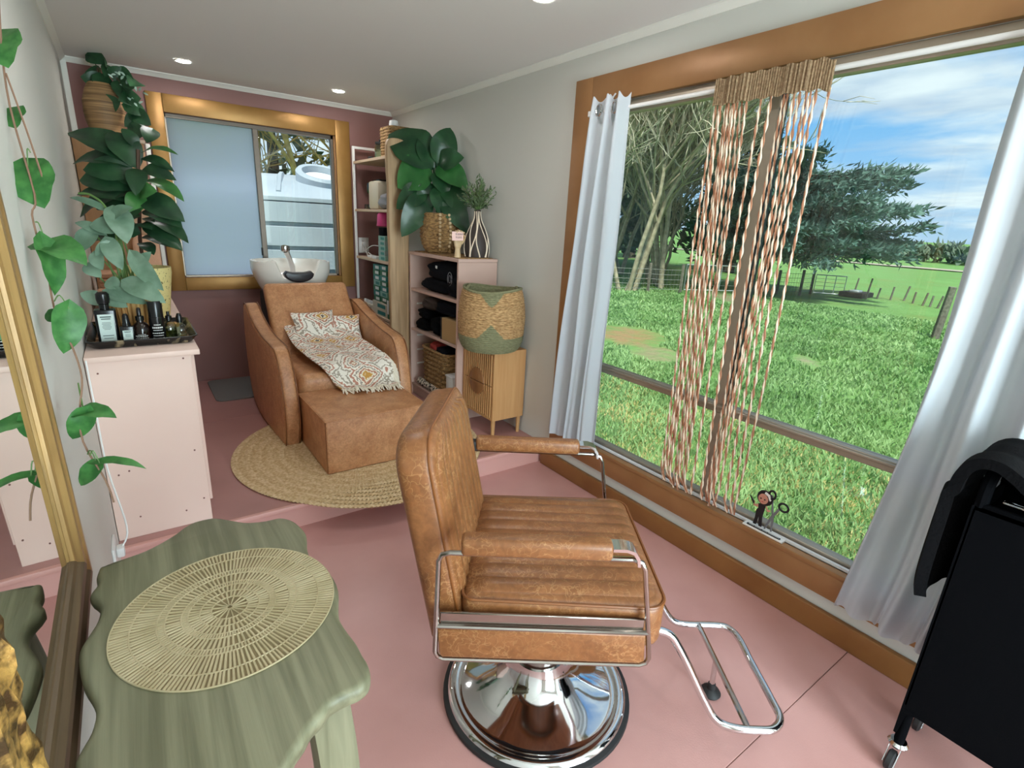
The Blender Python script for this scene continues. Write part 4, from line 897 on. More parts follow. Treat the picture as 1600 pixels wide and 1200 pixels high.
for a_, b__, n in ((.004, .030, 16), (.030, .048, 36), (.048, .066, 54), (.066, .076, 110), (.076, .100, 76), (.100, .112, 130), (.112, .150, 128), (.150, RM, 160)):
    for k in range(n):
        a = 2*PI*(k+rnd.uniform(-.12, .12))/n; hw = min(.0020, .56*PI*a_/n*1.0+.0007); c, s = math.cos(a), math.sin(a); e_ = rnd.uniform(-.002, .002)
        vs = []
        for r, f_ in ((a_, 1.0), (b__-.001+e_*0, 1.15)):
            for q, z in ((-hw*f_, .001), (-hw*f_*.6, .0031), (hw*f_*.6, .0031), (hw*f_, .001)): vs.append((r*c-q*s, r*s+q*c, z))
        g.add(vs, [(0, 1, 5, 4), (1, 2, 6, 5), (2, 3, 7, 6)])
o = g.build('openwork', M['matgold'], pm, recalc=False, flat=True); o['kind'] = 'stuff'

# ================================================================== PINK COUNTER AND WHAT STANDS ON IT
CT = .905
cn = thing('counter', 'blush pink counter unit along the left wall with an overhanging top', 'cabinet', (0, 3.3, H2))
rbox(XL+.002, .153, 2.395, 2.415, H2, CT-.022, .0015, 1).build('end_panel', M['pinkcab'], cn, world=True)
box(XL+.002, .150, 2.415, 4.42, H2, CT-.022).build('carcass', M['pinkcab'], cn, world=True, flat=True)
for k in range(4): rbox(.150, .166, 2.43+k*.497, 2.43+k*.497+.49, H2+.08, CT-.03, .002, 1).build('door', M['pinkcab'], cn, world=True)
rbox(XL+.002, .184, 2.380, 4.44, CT-.022, CT, .003).build('worktop', M['pinkcab'], cn, world=True)
g = G()
for x, z in ((-.15, .84), (-.145, .42), (-.11, .43), (.12, .47), (.13, .24), (-.10, .22), (.06, .20), (.125, .87)): g.lathe([(0, 0), (.0035, 0), (.0035, .003), (0, .003)], 8, (0, 0, 0)); g.v[-32:] = [(x+v[0], 2.3955-v[2], z+v[1]) for v in g.v[-32:]]
g.build('screw_hole', M['joint'], cn, world=True)

tr = thing('serving_tray', 'black and gold marbled tray with flared rim on the pink counter', 'tray', (.008, 2.72, CT))
mt_ = mat('black_marble', '#141414', .18, 0, '#8a7c62', 6, lo=.56, hi=.62, detail=2, dist=2.5); M['marble'] = mt_
g = G(); RG = [(.07, .0), (.030, .0), (.022, .004), (.004, .030), (.0, .031), (.001, .034), (.006, .034), (.026, .008), (.034, .006), (.07, .006)]; nT = 0
for ins, zz in RG:
    q = rrect(.187-ins, .187-ins, .464-2*ins, max(.01, .03-ins*.4), max(.01, .03-ins*.4), 4); nT = len(q); g.v += [(x, y-.232+ins, zz+.0003) for x, y in q]
g.f = [(i*nT+j, i*nT+(j+1) % nT, (i+1)*nT+(j+1) % nT, (i+1)*nT+j) for i in range(len(RG)-1) for j in range(nT)]+[tuple(range(nT-1, -1, -1)), tuple((len(RG)-1)*nT+j for j in range(nT))]; g.m = [0]*len(g.f)
g.build('dish', M['marble'], tr, ang=30)
def bottle(name, lab, x, y, prof, mt, caps, label=None, sq=None, z=CT+.0065):
    t = thing(name, lab, 'bottle', (x, y, z), 0)
    if sq: G().slab(rrect(sq, sq, sq*1.5, sq*.25, sq*.25, 3), prof, .004, lambda a, b, n: (a, b-sq*.75, prof/2+n)).build('body', M[mt], t)
    else: G().lathe(prof, 24).build('body', M[mt], t, ang=35)
    for nm, pr, m_ in caps: G().lathe(pr, 18).build(nm, M[m_], t, ang=35)
    if label:
        x0, x1, z0, z1, yy, m_ = label
        if m_ == 'label':
            lb = rbox(x0, x1, yy-.001, yy, z0, z1, .0004, 1).build('label', M['label'], t); g = G()
            H_ = z1-z0
            for k, (f_, ww, th) in enumerate(((.93, .7, .05), (.85, .6, .04), (.70, .55, .016), (.65, .6, .016), (.60, .5, .016), (.55, .6, .016), (.50, .55, .016), (.45, .4, .016), (.22, .7, .03), (.12, .6, .025))): g.box(x0+(x1-x0)*(.5-ww/2), x0+(x1-x0)*(.5+ww/2), yy-.0014, yy-.001, z0+H_*f_-H_*th, z0+H_*f_)
            g.build('label_print', M['labelink'], lb)
        else:
            g = G(); H_ = z1-z0
            for f_, ww, th in ((.95, .5, .05), (.8, .8, .09), (.62, .7, .04), (.45, .9, .05), (.3, .8, .04), (.15, .9, .06)):
                n = 6
                for i in range(n):
                    a0 = -ww*.9+2*ww*.9*i/n; a1 = -ww*.9+2*ww*.9*(i+.8)/n; r = yy
                    g.add([(r*math.sin(a), -r*math.cos(a), zz) for zz in (z0+H_*f_-H_*th, z0+H_*f_) for a in (a0, a1)], [(0, 1, 3, 2)])
            g.build('label_print', M['inkwhite'], t)
    return t
bottle('spray_bottle', 'tall black square spray bottle with a long pale label, leftmost on the tray', -.104, 2.60, .135, 'bottleblack', [('collar', [(0, .135), (.016, .135), (.017, .155), (.012, .16), (0, .16)], 'bottleblack'), ('trigger', [(0, .158), (.02, .158), (.023, .175), (.022, .195), (.015, .203), (0, .203)], 'bottleblack')], (-.026, .024, .012, .118, -.0265, 'label'), .035)
bottle('pump_bottle', 'small black pump bottle with a square pale label beside the spray bottle', -.042, 2.56, .072, 'bottleblack', [('collar', [(0, .072), (.014, .072), (.014, .082), (0, .082)], 'bottleblack'), ('cap', [(0, .08), (.013, .08), (.010, .112), (.006, .12), (0, .12)], 'bottleblack')], (-.016, .016, .008, .056, -.0181, 'label'), .024)
bottle('dropper_bottle', 'round shouldered dark bottle with a dropper cap in the middle of the tray', .004, 2.575, [(0, 0), (.029, 0), (.031, .004), (.031, .055), (.026, .07), (.013, .082), (.012, .09), (0, .09)], 'amber', [('cap', [(0, .088), (.015, .088), (.015, .105), (.008, .108), (.0075, .135), (.004, .14), (0, .14)], 'bottleblack')], (0, 0, .006, .036, .0314, 'ink'))
bottle('mousse_can', 'tall straight black cylinder bottle with white print, second from the right', .060, 2.575, [(0, 0), (.026, 0), (.027, .003), (.027, .098), (.0255, .1), (0, .1)], 'bottleblack', [('cap', [(0, .1), (.0262, .1), (.0262, .160), (.024, .165), (0, .165)], 'bottleblack')], (0, 0, .006, .075, .0274, 'ink'))
m_ = glassmat('pale_green_liquid', '#b9c0a0', .02, 5); M['liquid'] = m_
bottle('glass_bottle', 'clear glass spray bottle of pale green liquid with a black cap', .103, 2.60, [(.0, .001), (.023, .001), (.025, .004), (.025, .055), (.018, .068), (.010, .074), (.010, .08), (0, .08)], 'clearb', [('liquid', [(0, .003), (.0235, .003), (.0235, .048), (0, .048)], 'liquid'), ('cap', [(0, .078), (.012, .078), (.012, .096), (.006, .1), (.006, .115), (0, .115)], 'bottleblack')])
bottle('oil_bottle', 'small clear domed bottle with a dark cap, rightmost on the tray', .142, 2.63, [(0, .0), (.022, .0), (.024, .004), (.024, .03), (.018, .05), (.009, .058), (.009, .064), (0, .064)], 'clearb', [('cap', [(0, .062), (.012, .062), (.012, .085), (.007, .1), (0, .1)], 'bottleblack')])
bottle('wax_jar', 'small pale jar with a brown lid behind the clear bottles', .122, 2.71, [(0, 0), (.022, 0), (.023, .03), (0, .03)], 'plastw', [('lid', [(0, .03), (.024, .03), (.024, .045), (.02, .047), (0, .047)], 'bamboo')])

# philodendron in a split-wood pot
ph = thing('philodendron', 'silver green leafed plant in a pot of upright split wood sticks', 'potted plant', (-.02, 2.745, CT+.0065))
pot = G().lathe([(0, 0), (.066, 0), (.07, .004), (.088, .145), (.084, .146), (.075, .13), (0, .128)], 40).build('pot', M['bamboo'], ph)
g = G()
for k in range(34):
    a = 2*PI*k/34+random.uniform(-.03, .03); h_ = .145+random.uniform(-.004, .012); c, s = math.cos(a), math.sin(a)
    g.tube([(.072*c, .072*s, .001), (.081*c, .081*s, h_*.5), (.091*c, .091*s, h_)], [.0065, .007, .0068], 5)
g.build('stick_wall', M['bamboo'], pot)
G().lathe([(0, .125), (.078, .125), (.078, .130), (0, .133)], 20).build('soil', M['soil'], ph)
PH = [([-.041,2.797,1.416],[-.165,2.90,1.47],.03),([-.030,2.775,1.392],[.043,2.73,1.441],.06),([-.02,2.79,1.42],[.003,2.70,1.300],.098),([-.02,2.774,1.35],[-.112,2.80,1.362],.08),([-.074,2.788,1.327],[-.160,2.85,1.371],.045),([-.100,2.80,1.33],[-.165,2.81,1.253],.085),([-.060,2.75,1.30],[-.026,2.690,1.195],.07),([-.052,2.742,1.29],[-.108,2.75,1.238],.05),([-.106,2.76,1.25],[-.091,2.72,1.19],.06),
      ([.02,2.66,1.25],[.101,2.60,1.12],.075),([-.016,2.66,1.14],[.101,2.56,1.075],.085),([-.084,2.69,1.10],[.043,2.62,1.065],.06),([-.110,2.71,1.062],[-.178,2.72,1.10],.06),([-.08,2.71,1.14],[-.038,2.67,1.12],.06),([-.096,2.69,1.085],[-.028,2.63,1.05],.06),([-.14,2.77,1.20],[-.10,2.72,1.16],.06),([.03,2.70,1.20],[.08,2.66,1.27],.05)]
cw_ = Vector((-.2, -1, .35))
for b, t_, wd in PH:
    b = Vector(b); t_ = Vector(t_); dd = t_-b
    o = leafgeo(G(), b, t_, wd, .05, cw_+Vector((random.uniform(-.5, .5), random.uniform(-.2, .2), random.uniform(-.1, .5))), .18, 10, .72, 0, 0, .18).build('leaf', M['leafsilver'], ph, world=True, ang=80, recalc=False)
    s0 = Vector((-.02+random.uniform(-.04, .04), 2.745+random.uniform(-.04, .04), 1.03)); md = s0.lerp(b, .6)+Vector((random.uniform(-.02, .02), 0, .03))
    G().tube(smoothline([s0, md, b], 4), [.0035]*4+[.003]*4+[.002], 5).build('petiole', M['stemgreen'], o, world=True)
G().tube(smoothline([(-.03, 2.75, 1.03), (-.02, 2.77, 1.25), (-.045, 2.79, 1.42), (-.09, 2.83, 1.475), (-.13, 2.86, 1.48)], 5), .0045, 6).build('stem', M['stemgreen'], ph, world=True)

# fiddle leaf fig in a gold pot
fg = thing('fiddle_leaf_fig', 'tall dark leafed fig in a speckled gold pot at the back of the counter', 'potted plant', (.055, 3.075, CT))
G().lathe([(0, 0), (.07, 0), (.075, .006), (.108, .235), (.108, .262), (.100, .262), (.094, .235), (0, .232)], 40).build('pot', M['goldpot'], fg)
G().lathe([(0, .23), (.095, .23), (.095, .238), (0, .242)], 20).build('soil', M['soil'], fg)
G().tube(smoothline([(.055, 3.07, 1.14), (.055, 3.02, 1.30), (.072, 2.975, 1.45), (.085, 3.0, 1.58), (.098, 3.01, 1.68)], 5), .008, 7).build('stem', M['stem'], fg, world=True)
FI = [([.089,3.004,1.597],[.0,3.08,1.767],.11),([.087,3.011,1.611],[-.145,3.17,1.763],.12),([.081,3.013,1.605],[-.145,3.12,1.628],.12),([.083,2.998,1.57],[-.11,3.05,1.600],.10),([.106,3.018,1.666],[.242,2.926,1.685],.05),([.103,3.012,1.644],[.218,2.915,1.610],.05),([.101,2.995,1.598],[.22,2.9,1.575],.06),([.093,2.98,1.55],[.236,2.856,1.490],.075),([.082,2.983,1.529],[-.0,3.0,1.565],.09),([.076,2.958,1.47],[.227,2.83,1.405],.10),([.076,2.957,1.448],[-.147,3.05,1.50],.11),([.071,2.934,1.39],[.228,2.80,1.315],.09),([.069,2.931,1.366],[.202,2.8,1.28],.08),
      ([.06,2.957,1.42],[-.087,3.0,1.435],.10),([.072,2.98,1.502],[-.15,3.05,1.406],.11),([.059,2.922,1.325],[-.075,2.98,1.355],.10),([.062,2.915,1.312],[.168,2.826,1.284],.08),([.083,2.972,1.502],[.03,2.90,1.410],.07),([.094,3.026,1.665],[-.012,3.09,1.726],.10),([.077,2.946,1.421],[.215,2.826,1.376],.09),([.049,2.93,1.284],[.094,2.866,1.245],.06),([.08,2.97,1.49],[.14,2.86,1.52],.07),([.07,2.95,1.40],[-.12,3.0,1.33],.11),([.09,3.0,1.6],[.06,2.88,1.50],.07),([.1,3.03,1.68],[.05,3.05,1.775],.05),([.06,2.95,1.33],[-.14,3.06,1.28],.10),([.065,2.95,1.36],[.1,2.82,1.36],.08),([.08,2.98,1.52],[-.13,3.08,1.56],.11),([.07,2.95,1.44],[.0,2.86,1.36],.08)]
for i, (b, t_, wd) in enumerate(FI):
    hint = Vector((random.uniform(-.4, .3), -.55, .8)) if i % 3 else Vector((.2, -.9, .3))
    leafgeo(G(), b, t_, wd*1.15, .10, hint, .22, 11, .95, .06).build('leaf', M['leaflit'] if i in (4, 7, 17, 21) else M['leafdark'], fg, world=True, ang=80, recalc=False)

# tan cabinet at the rear left corner, folded towels, wicker vase with pothos
o = thing('corner_cabinet', 'tan timber wall cabinet standing on the counter in the rear left corner', 'cabinet', (.0, 4.35, CT))
rbox(XL+.004, .17, 4.22, 4.24, CT, 1.825, .003).build('front_panel', M['tanboard'], o, world=True); rbox(XL+.004, .17, 4.24, 4.43, CT, 1.81, .003).build('carcass', M['tanboard'], o, world=True); rbox(XL+.004, .178, 4.21, 4.44, 1.81, 1.83, .003).build('top', M['shelfwood'], o, world=True)
o = rbox(.182, .206, 4.30, 4.36, CT, 1.82, .003).build('white_batten', M['white']); rebase(o, (.19, 4.33, CT)); tag(o, 'narrow white upright strip at the right of the tan cabinet', 'trim')
def towel(x0, x1, y0, y1, z0, n, lab, mt):
    t = thing('folded_towel', lab, 'towel', ((x0+x1)/2, (y0+y1)/2, z0), 0, 'folded towels on the counter'); th = .024
    for k in range(n):
        G().slab(rrect(th*.48, th*.48, x1-x0, th*.4, th*.4, 4), y1-y0, .006, lambda a, b, nn, k=k: (x0+b, (y0+y1)/2+nn, z0+th*(k+.5)+a+.002*math.sin(b*40+k)+.001)).build('fold', M[mt], t, world=True)
towel(-.16, .02, 3.42, 3.62, CT, 4, 'peach folded towels stacked on the counter behind the fig', 'towelpink')
towel(-.15, .04, 3.66, 3.9, CT, 7, 'taller stack of peach folded towels against the tan cabinet', 'towelpink')
o = G().slab(rrect(.07, .07, .36, .05, .05), .05, .02, lambda a, b, n: (.10+a, 4.08+n, CT+b+.002), 4).build('hanging_towel', M['towelpink'], ang=60); rebase(o, (.10, 4.08, CT)); tag(o, 'peach rolled towel standing at the right of the fig pot', 'towel')
vz = thing('pothos', 'trailing pothos in a round wicker vase on top of the tan cabinet', 'potted plant', (.0, 4.33, 1.83))
vp = [(0, 0), (.06, 0), (.075, .01), (.098, .08), (.105, .15), (.10, .21), (.08, .27), (.062, .30), (.055, .30), (.07, .26), (.085, .2), (0, .19)]
vpp = [(q.x, q.y) for q in smoothline([(a, b, 0) for a, b in vp[:9]], 5)]+vp[9:]
G().lathe(vpp, 48, mod=lambda a, r, z: r*(1+.012*math.sin(z*420)) if r > .01 else r).build('vase', M['bandwood'], vz, ang=60)
PO = [(-.026,4.374,2.19),(-.03,4.347,2.15),(.06,4.307,2.20),(.097,4.279,2.19),(.128,4.257,2.18),(.1,4.242,2.103),(.149,4.214,2.124),(.167,4.208,2.143),(.043,4.255,2.026),(.141,4.198,2.069),(.147,4.167,1.996),(.131,4.151,1.922),(.145,4.12,1.869),(.20,4.053,1.850),(.0,4.36,2.27),(.039,4.334,2.226),(.01,4.30,2.13),(.12,4.2,2.04),(.17,4.15,1.95)]
tr_ = smoothline([(.01, 4.33, 2.10), (.03, 4.31, 2.20), (.08, 4.27, 2.17), (.13, 4.22, 2.08), (.15, 4.18, 1.98), (.15, 4.14, 1.88), (.19, 4.06, 1.83)], 5)
G().tube(tr_, .004, 5).build('stem', M['stem'], vz, world=True); G().tube(smoothline([(0, 4.34, 2.1), (.0, 4.36, 2.2), (-.02, 4.38, 2.285)], 4), .003, 5).build('stem', M['stem'], vz, world=True)
for i, p in enumerate(PO):
    p = Vector(p); d = Vector((random.uniform(-.05, .05), random.uniform(-.05, .0), random.uniform(-.06, .02))).normalized()*.105
    leafgeo(G(), p-d*.4, p+d*.6, .10, .1, (-.1+random.uniform(-.4, .4), -1, random.uniform(-.2, .5)), .15, 8, .7, 0, 0, .2).build('leaf', M['leafpoth'], vz, world=True, ang=80, recalc=False)
for i in range(20):
    q = tr_[random.randrange(3, len(tr_)-8)]+Vector((random.uniform(-.02, .06), random.uniform(-.05, 0), random.uniform(-.02, .06)))
    d = Vector((random.uniform(-1, 1), random.uniform(-.6, .1), random.uniform(-.6, 1))).normalized()*.035; leafgeo(G(), q, q+d, .012, .0, (0, -1, .2), .1, 5).build('sprig', M['leafpale'], vz, world=True, recalc=False)

# hanging vine at the mirror
vn = thing('hanging_vine', 'long trailing ivy vine hanging down the white wall beside the gilt mirror', 'plant', (-.15, 1.7, 1.95))
VS = [(-.150, 1.86, 2.0), (-.170, 1.80, 1.80), (-.175, 1.752, 1.65), (-.155, 1.659, 1.46), (-.165, 1.64, 1.415), (-.160, 1.622, 1.332), (-.155, 1.606, 1.284), (-.155, 1.583, 1.243), (-.150, 1.558, 1.188), (-.132, 1.523, 1.133), (-.123, 1.49, 1.065), (-.136, 1.473, .995), (-.14, 1.449, .925), (-.11, 1.396, .844), (-.101, 1.371, .796)]
G().tube(smoothline(VS, 4), .0022, 5).build('stem', M['vine'], vn, world=True)
G().tube(smoothline([(-.172, 1.775, 1.72), (-.15, 1.70, 1.60), (-.135, 1.668, 1.49)], 4), .002, 5).build('stem', M['vine'], vn, world=True)
VL = [([-.175,1.82,1.80],[-.165,1.766,1.735],.10,(-.3,-1,.3)),([-.178,1.78,1.64],[-.172,1.75,1.605],.07,(-.3,-1,.2)),([-.162,1.70,1.515],[-.142,1.655,1.435],.105,(-.25,-1,.25)),([-.15,1.63,1.345],[-.08,1.56,1.315],.085,(.1,-.6,.9)),([-.155,1.62,1.35],[-.150,1.59,1.245],.06,(.6,-.6,.3)),([-.145,1.56,1.20],[-.175,1.585,1.19],.03,(0,-1,.3)),([-.128,1.54,1.21],[-.150,1.53,1.12],.065,(.4,-.8,.4)),([-.135,1.47,.985],[-.07,1.42,.985],.055,(0,-.35,1)),([-.125,1.46,.99],[-.160,1.475,.93],.05,(.3,-.6,.6)),([-.115,1.41,.88],[-.03,1.355,.876],.03,(0,-.2,1)),([-.12,1.42,.875],[-.158,1.43,.83],.04,(.2,-.6,.7))]
for b, t_, wd, h_ in VL: leafgeo(G(), b, t_, wd, .06, h_, .2, 10, .62, .1, 0, .3).build('leaf', M['leafivy'], vn, world=True, ang=80, recalc=False)
for a, b in (((-.16, 1.622, 1.40), (-.15, 1.64, 1.345)), ((-.132, 1.50, 1.05), (-.13, 1.47, .985)), ((-.13, 1.42, .90), (-.115, 1.41, .88)), ((-.15, 1.56, 1.23), (-.125, 1.54, 1.215)), ((-.15, 1.69, 1.55), (-.16, 1.70, 1.52)), ((-.135, 1.43, .90), (-.12, 1.42, .875))):
    a, b = Vector(a), Vector(b); G().tube(smoothline([a, a.lerp(b, .5)+Vector((0, 0, .022)), b], 4), .0016, 4).build('petiole', M['stemgreen'], vn, world=True)

G().tube([(XL, 1.865, 2.005), (-.150, 1.862, 2.005), (-.148, 1.862, 2.02)], .003, 6).build('hook', M['plastw'], vn, world=True)

# socket and cord on the left wall
sk = thing('power_outlet', 'white wall socket with a plugged cord low on the left wall', 'outlet', (XL, 2.12, .245))
rbox(XL, XL+.009, 2.06, 2.18, .21, .285, .003).build('face_plate', M['plastw'], sk, world=True)
rbox(XL+.009, XL+.034, 2.10, 2.14, .225, .262, .006).build('plug', M['plastw'], sk, world=True)
G().tube(smoothline([(XL+.03, 2.12, .26), (XL+.05, 2.15, .32), (XL+.02, 2.25, .52), (XL+.012, 2.34, .72), (XL+.010, 2.365, .90)], 5), .0032, 6).build('cord', M['plastw'], sk, world=True)

# ================================================================== PINK SHELF UNIT
SX0, SX1, SY0, SY1, SZ = 1.69, 1.985, 2.925, 3.655, 1.222
ps = thing('bookshelf', 'dusty pink open shelf unit against the right wall', 'shelf', (1.84, 3.29, H2))
rbox(SX0, SX1, SY0, SY0+.02, H2, SZ-.022, .0015, 1).build('side_panel', M['pinkshelf'], ps, world=True)
rbox(SX0, SX1, SY1-.02, SY1, H2, SZ-.022, .0015, 1).build('side_panel', M['pinkshelf'], ps, world=True)
rbox(SX0-.004, SX1, SY0-.004, SY1+.004, SZ-.022, SZ, .002, 1).build('top', M['pinkshelf'], ps, world=True)
box(SX1-.008, SX1-.001, SY0+.02, SY1-.02, H2, SZ-.022).build('back_panel', M['pinkshelf'], ps, world=True)
for z in (.955, .655, .215): rbox(SX0+.003, SX1-.008, SY0+.02, SY1-.02, z-.018, z, .0015, 1).build('shelf', M['pinkshelf'], ps, world=True)
rbox(SX0+.012, SX0+.028, SY0+.02, SY1-.02, H2, .197, .0015, 1).build('plinth', M['pinkshelf'], ps, world=True)
for z in (.83, .585, .47, .36): rbox(SX0+.05, SX1-.05, SY1-.028, SY1-.0205, z, z+.012, .001, 1).build('shelf_support', M['white'], ps, world=True)
def garment(name, lab, cat, c, s, mt, seed, grp=None, rows=1):
    rng = random.Random(seed); ph_ = [rng.uniform(0, 6) for _ in range(6)]; g = G()
    def fn(u, v):
        a, b = 2*PI*u, PI*(v-.5); e = .55
        x = math.copysign(abs(math.cos(a))**e, math.cos(a))*math.cos(b)**.5; y = math.copysign(abs(math.sin(a))**e, math.sin(a))*math.cos(b)**.5; z = math.sin(b) if abs(b) > .0 else 0
        k = 1+.07*math.sin(a*3+ph_[0]+z*3)+.05*math.sin(a*7+ph_[1]+z*6)+.05*math.sin(z*9+ph_[2]+a*2)
        return (c[0]+s[0]*x*k, c[1]+s[1]*y*k, c[2]+s[2]*math.copysign(abs(z)**.7, z)*(1+.12*math.sin(a*2+ph_[3])*(z > 0)))
    g.grid(fn, 44, 22, cu=True); o = g.build(name, M[mt], ang=80); rebase(o, (c[0], c[1], c[2]-s[2])); tag(o, lab, cat, grp); return o
gA = 'dark clothes on the pink shelves'
o = garment('folded_shirt', 'rumpled black shirts with a white tag on the top shelf of the pink unit', 'clothes', (1.835, 3.30, 1.006), (.112, .25, .05), 'navycloth', 1, gA)
o = garment('folded_shirt', 'black shirt heaped on top of the stack under the plant basket', 'clothes', (1.83, 3.22, 1.11), (.112, .25, .07), 'navycloth', 2, gA)
lb = rbox(1.713, 1.716, 3.26, 3.285, 1.115, 1.15, .001, 1).build('tag', M['plastw']); lb.data.transform(Matrix.Translation(-o.location)); lb.parent = o
g = G(); g.tube([(1.708+.012*0, 3.07+.03*math.cos(a*PI/6), 1.08+.045*math.sin(a*PI/6)) for a in range(12)], .0025, 4, closed=True); g.tube([(1.708, 3.07+.016*math.cos(a*PI/6), 1.08+.025*math.sin(a*PI/6)) for a in range(12)], .002, 4, closed=True)
lg_ = g.build('printed_badge', M['grey']); lg_.data.transform(Matrix.Translation(-o.location)); lg_.parent = o
garment('folded_shirt', 'black garment at the near end of the top shelf hanging over the edge', 'clothes', (1.80, 3.03, 1.035), (.10, .072, .078), 'navycloth', 3, gA)
garment('rolled_towel', 'black rolled towel lower left of the pair on the middle shelf', 'towel', (1.80, 3.50, .70), (.10, .095, .045), 'blackcloth', 4, 'rolled towels on the middle shelf')
garment('rolled_towel', 'black rolled towel stacked upper left on the middle shelf', 'towel', (1.80, 3.47, .785), (.10, .09, .042), 'blackcloth', 5, 'rolled towels on the middle shelf')
garment('rolled_towel', 'black rolled towel behind the cardboard folder on the middle shelf', 'towel', (1.80, 3.28, .72), (.10, .07, .065), 'blackcloth', 6, 'rolled towels on the middle shelf')
garment('knit_cap', 'brown cloth bundle on top of the rolled towels on the middle shelf', 'clothes', (1.80, 3.40, .868), (.10, .10, .045), 'browncloth', 7)
garment('folded_jacket', 'dark folded jacket on top right of the middle shelf', 'clothes', (1.82, 3.13, .87), (.11, .17, .05), 'navycloth', 8)
t = thing('cardboard_box', 'open fronted tan cardboard box at the near end of the middle shelf', 'box', (1.83, 3.06, .655)); rbox(1.705, 1.95, 2.955, 3.17, .656, .81, .003, 1).build('carton', M['card'], t, world=True); rbox(1.700, 1.955, 3.17, 3.178, .656, .81, .001, 1).build('flap', M['black'], t, world=True)
wb = thing('wicker_basket', 'rectangular wicker basket of oddments on the lowest pink shelf', 'basket', (1.82, 3.33, .215))
def weave(cx_, cy_, hx, hy, z0, z1, flare, nm, mt, par, rows=9, wob=.005):
    def fn(u, v):
        a = 2*PI*u; e = .35; k = 1+flare*v; x = math.copysign(abs(math.cos(a))**e, math.cos(a)); y = math.copysign(abs(math.sin(a))**e, math.sin(a)); p_ = wob*math.sin(v*rows*2*PI)*1+wob*.8*math.sin(u*70*PI+PI*int(v*rows*2))
        return (cx_+(hx+p_)*x*k, cy_+(hy+p_)*y*k, z0+(z1-z0)*v)
    g = G().grid(fn, 140, rows*4+1, cu=True); n = rows*4+1
    g.grid(lambda u, v: (lambda p: (cx_+(p[0]-cx_)*.93, cy_+(p[1]-cy_)*.93, p[2]+.004))(fn(u, v)), 140, n, cu=True)
    o_ = 140*n
    for i in range(140): j = (i+1) % 140; g.f.append((i*n+n-1, j*n+n-1, o_+j*n+n-1, o_+i*n+n-1)); g.m.append(0)
    g.f.append(tuple(i*n for i in range(140))); g.f.append(tuple(o_+i*n for i in range(140))); g.m += [0, 0]
    return g.build(nm, M[mt], par, world=True, ang=80)
weave(1.815, 3.31, .092, .175, .218, .53, .12, 'body', 'wicker', wb)
G().tube([(1.815+.104*math.copysign(abs(math.cos(a))**.35, math.cos(a)), 3.31+.197*math.copysign(abs(math.sin(a))**.35, math.sin(a)), .538) for a in [2*PI*i/48 for i in range(48)]], .011, 6, closed=True).build('rim', M['wicker'], wb, world=True)
garment('red_cloth', 'small red cloth poking out of the wicker basket', 'cloth', (1.79, 3.38, .545), (.05, .06, .035), 'red', 9)
garment('black_pouch', 'black pouch lying across the top of the wicker basket', 'pouch', (1.79, 3.22, .55), (.075, .08, .03), 'navycloth', 10)
t = thing('storage_tub', 'white plastic tub at the near end of the lowest pink shelf', 'box', (1.80, 3.06, .215)); rbox(1.705, 1.93, 3.0, 3.10, .30, .41, .008).build('tub', M['plastw'], t, world=True); rbox(1.70, 1.935, 2.995, 3.105, .405, .418, .004).build('rim', M['plastw'], t, world=True)
t = thing('storage_tub', 'small teal box under the white tub', 'box', (1.80, 3.06, .216)); rbox(1.70, 1.93, 2.99, 3.115, .216, .29, .004).build('carton', M['mint'], t, world=True); rbox(1.698, 1.93, 2.99, 3.115, .283, .298, .003).build('lid', M['teal'], t, world=True)
def roll(u, v):
    a = 2*PI*v; return (1.728+.028*math.cos(a), 3.16+.40*u, .245+.028*math.sin(a))
g = G().grid(roll, 8, 18, cv=True); g.f += [tuple(range(18)), tuple(7*18+j for j in range(18))]; g.m += [0, 0]
o = g.build('paper_roll', M['leopard']); rebase(o, (1.728, 3.36, .217)); tag(o, 'leopard print roll lying along the lowest pink shelf', 'roll')

# woven runner on top, plant in a beaded basket, wooden hand, striped vase
o = rbox(SX0+.02, SX1-.03, SY0+.01, SY1-.05, SZ, SZ+.005, .002, 1).build('woven_runner', M['wicker']); rebase(o, (1.83, 3.27, SZ)); tag(o, 'thin brown woven runner on top of the pink shelf unit', 'runner')
RZ = SZ+.005
bp_ = thing('large_leaf_plant', 'big glossy dark leafed plant in a round beaded seagrass basket on the pink unit', 'potted plant', (1.835, 3.45, RZ))
pr_ = [(0, 0), (.085, 0), (.105, .012), (.132, .07), (.140, .13), (.136, .19), (.122, .245), (.112, .27)]
pr_ = [(q.x, q.y) for q in smoothline([(a, b, 0) for a, b in pr_], 7)]+[(.104, .268), (.118, .2), (0, .19)]
bsk = G().lathe(pr_, 120, mod=lambda a, r, z: r*(1+.022*math.sin(z*250)*(1 if z > .005 else 0)*1.5+.014*math.sin(a*30+PI*int(z*105))) if r > .09 else r).build('basket', M['wicker'], bp_, ang=70)
for a_ in (-118, -88):
    a_ = R(a_); g = G()
    for k in range(9):
        z = .05+k*.026; rrr = np.interp(z, [0, .012, .07, .13, .19, .245, .27], [.085, .105, .132, .140, .136, .122, .112])+.006
        c = (rrr*math.cos(a_), rrr*math.sin(a_), z); g.lathe([(0, -.011), (.008, -.008), (.011, 0), (.008, .008), (0, .011)], 10, c)
    g.build('bead_string', M['handwood'], bsk)
    g = G()
    for k in range(9): q = (k-4)*.006; g.tube([(.128*math.cos(a_), .128*math.sin(a_), .042), ((.135+.004)*math.cos(a_+q*2), (.135+.004)*math.sin(a_+q*2), .018), (.13*math.cos(a_+q*4.5), .13*math.sin(a_+q*4.5), .004)], .003, 4)
    g.build('tassel', M['wicker'], bsk)
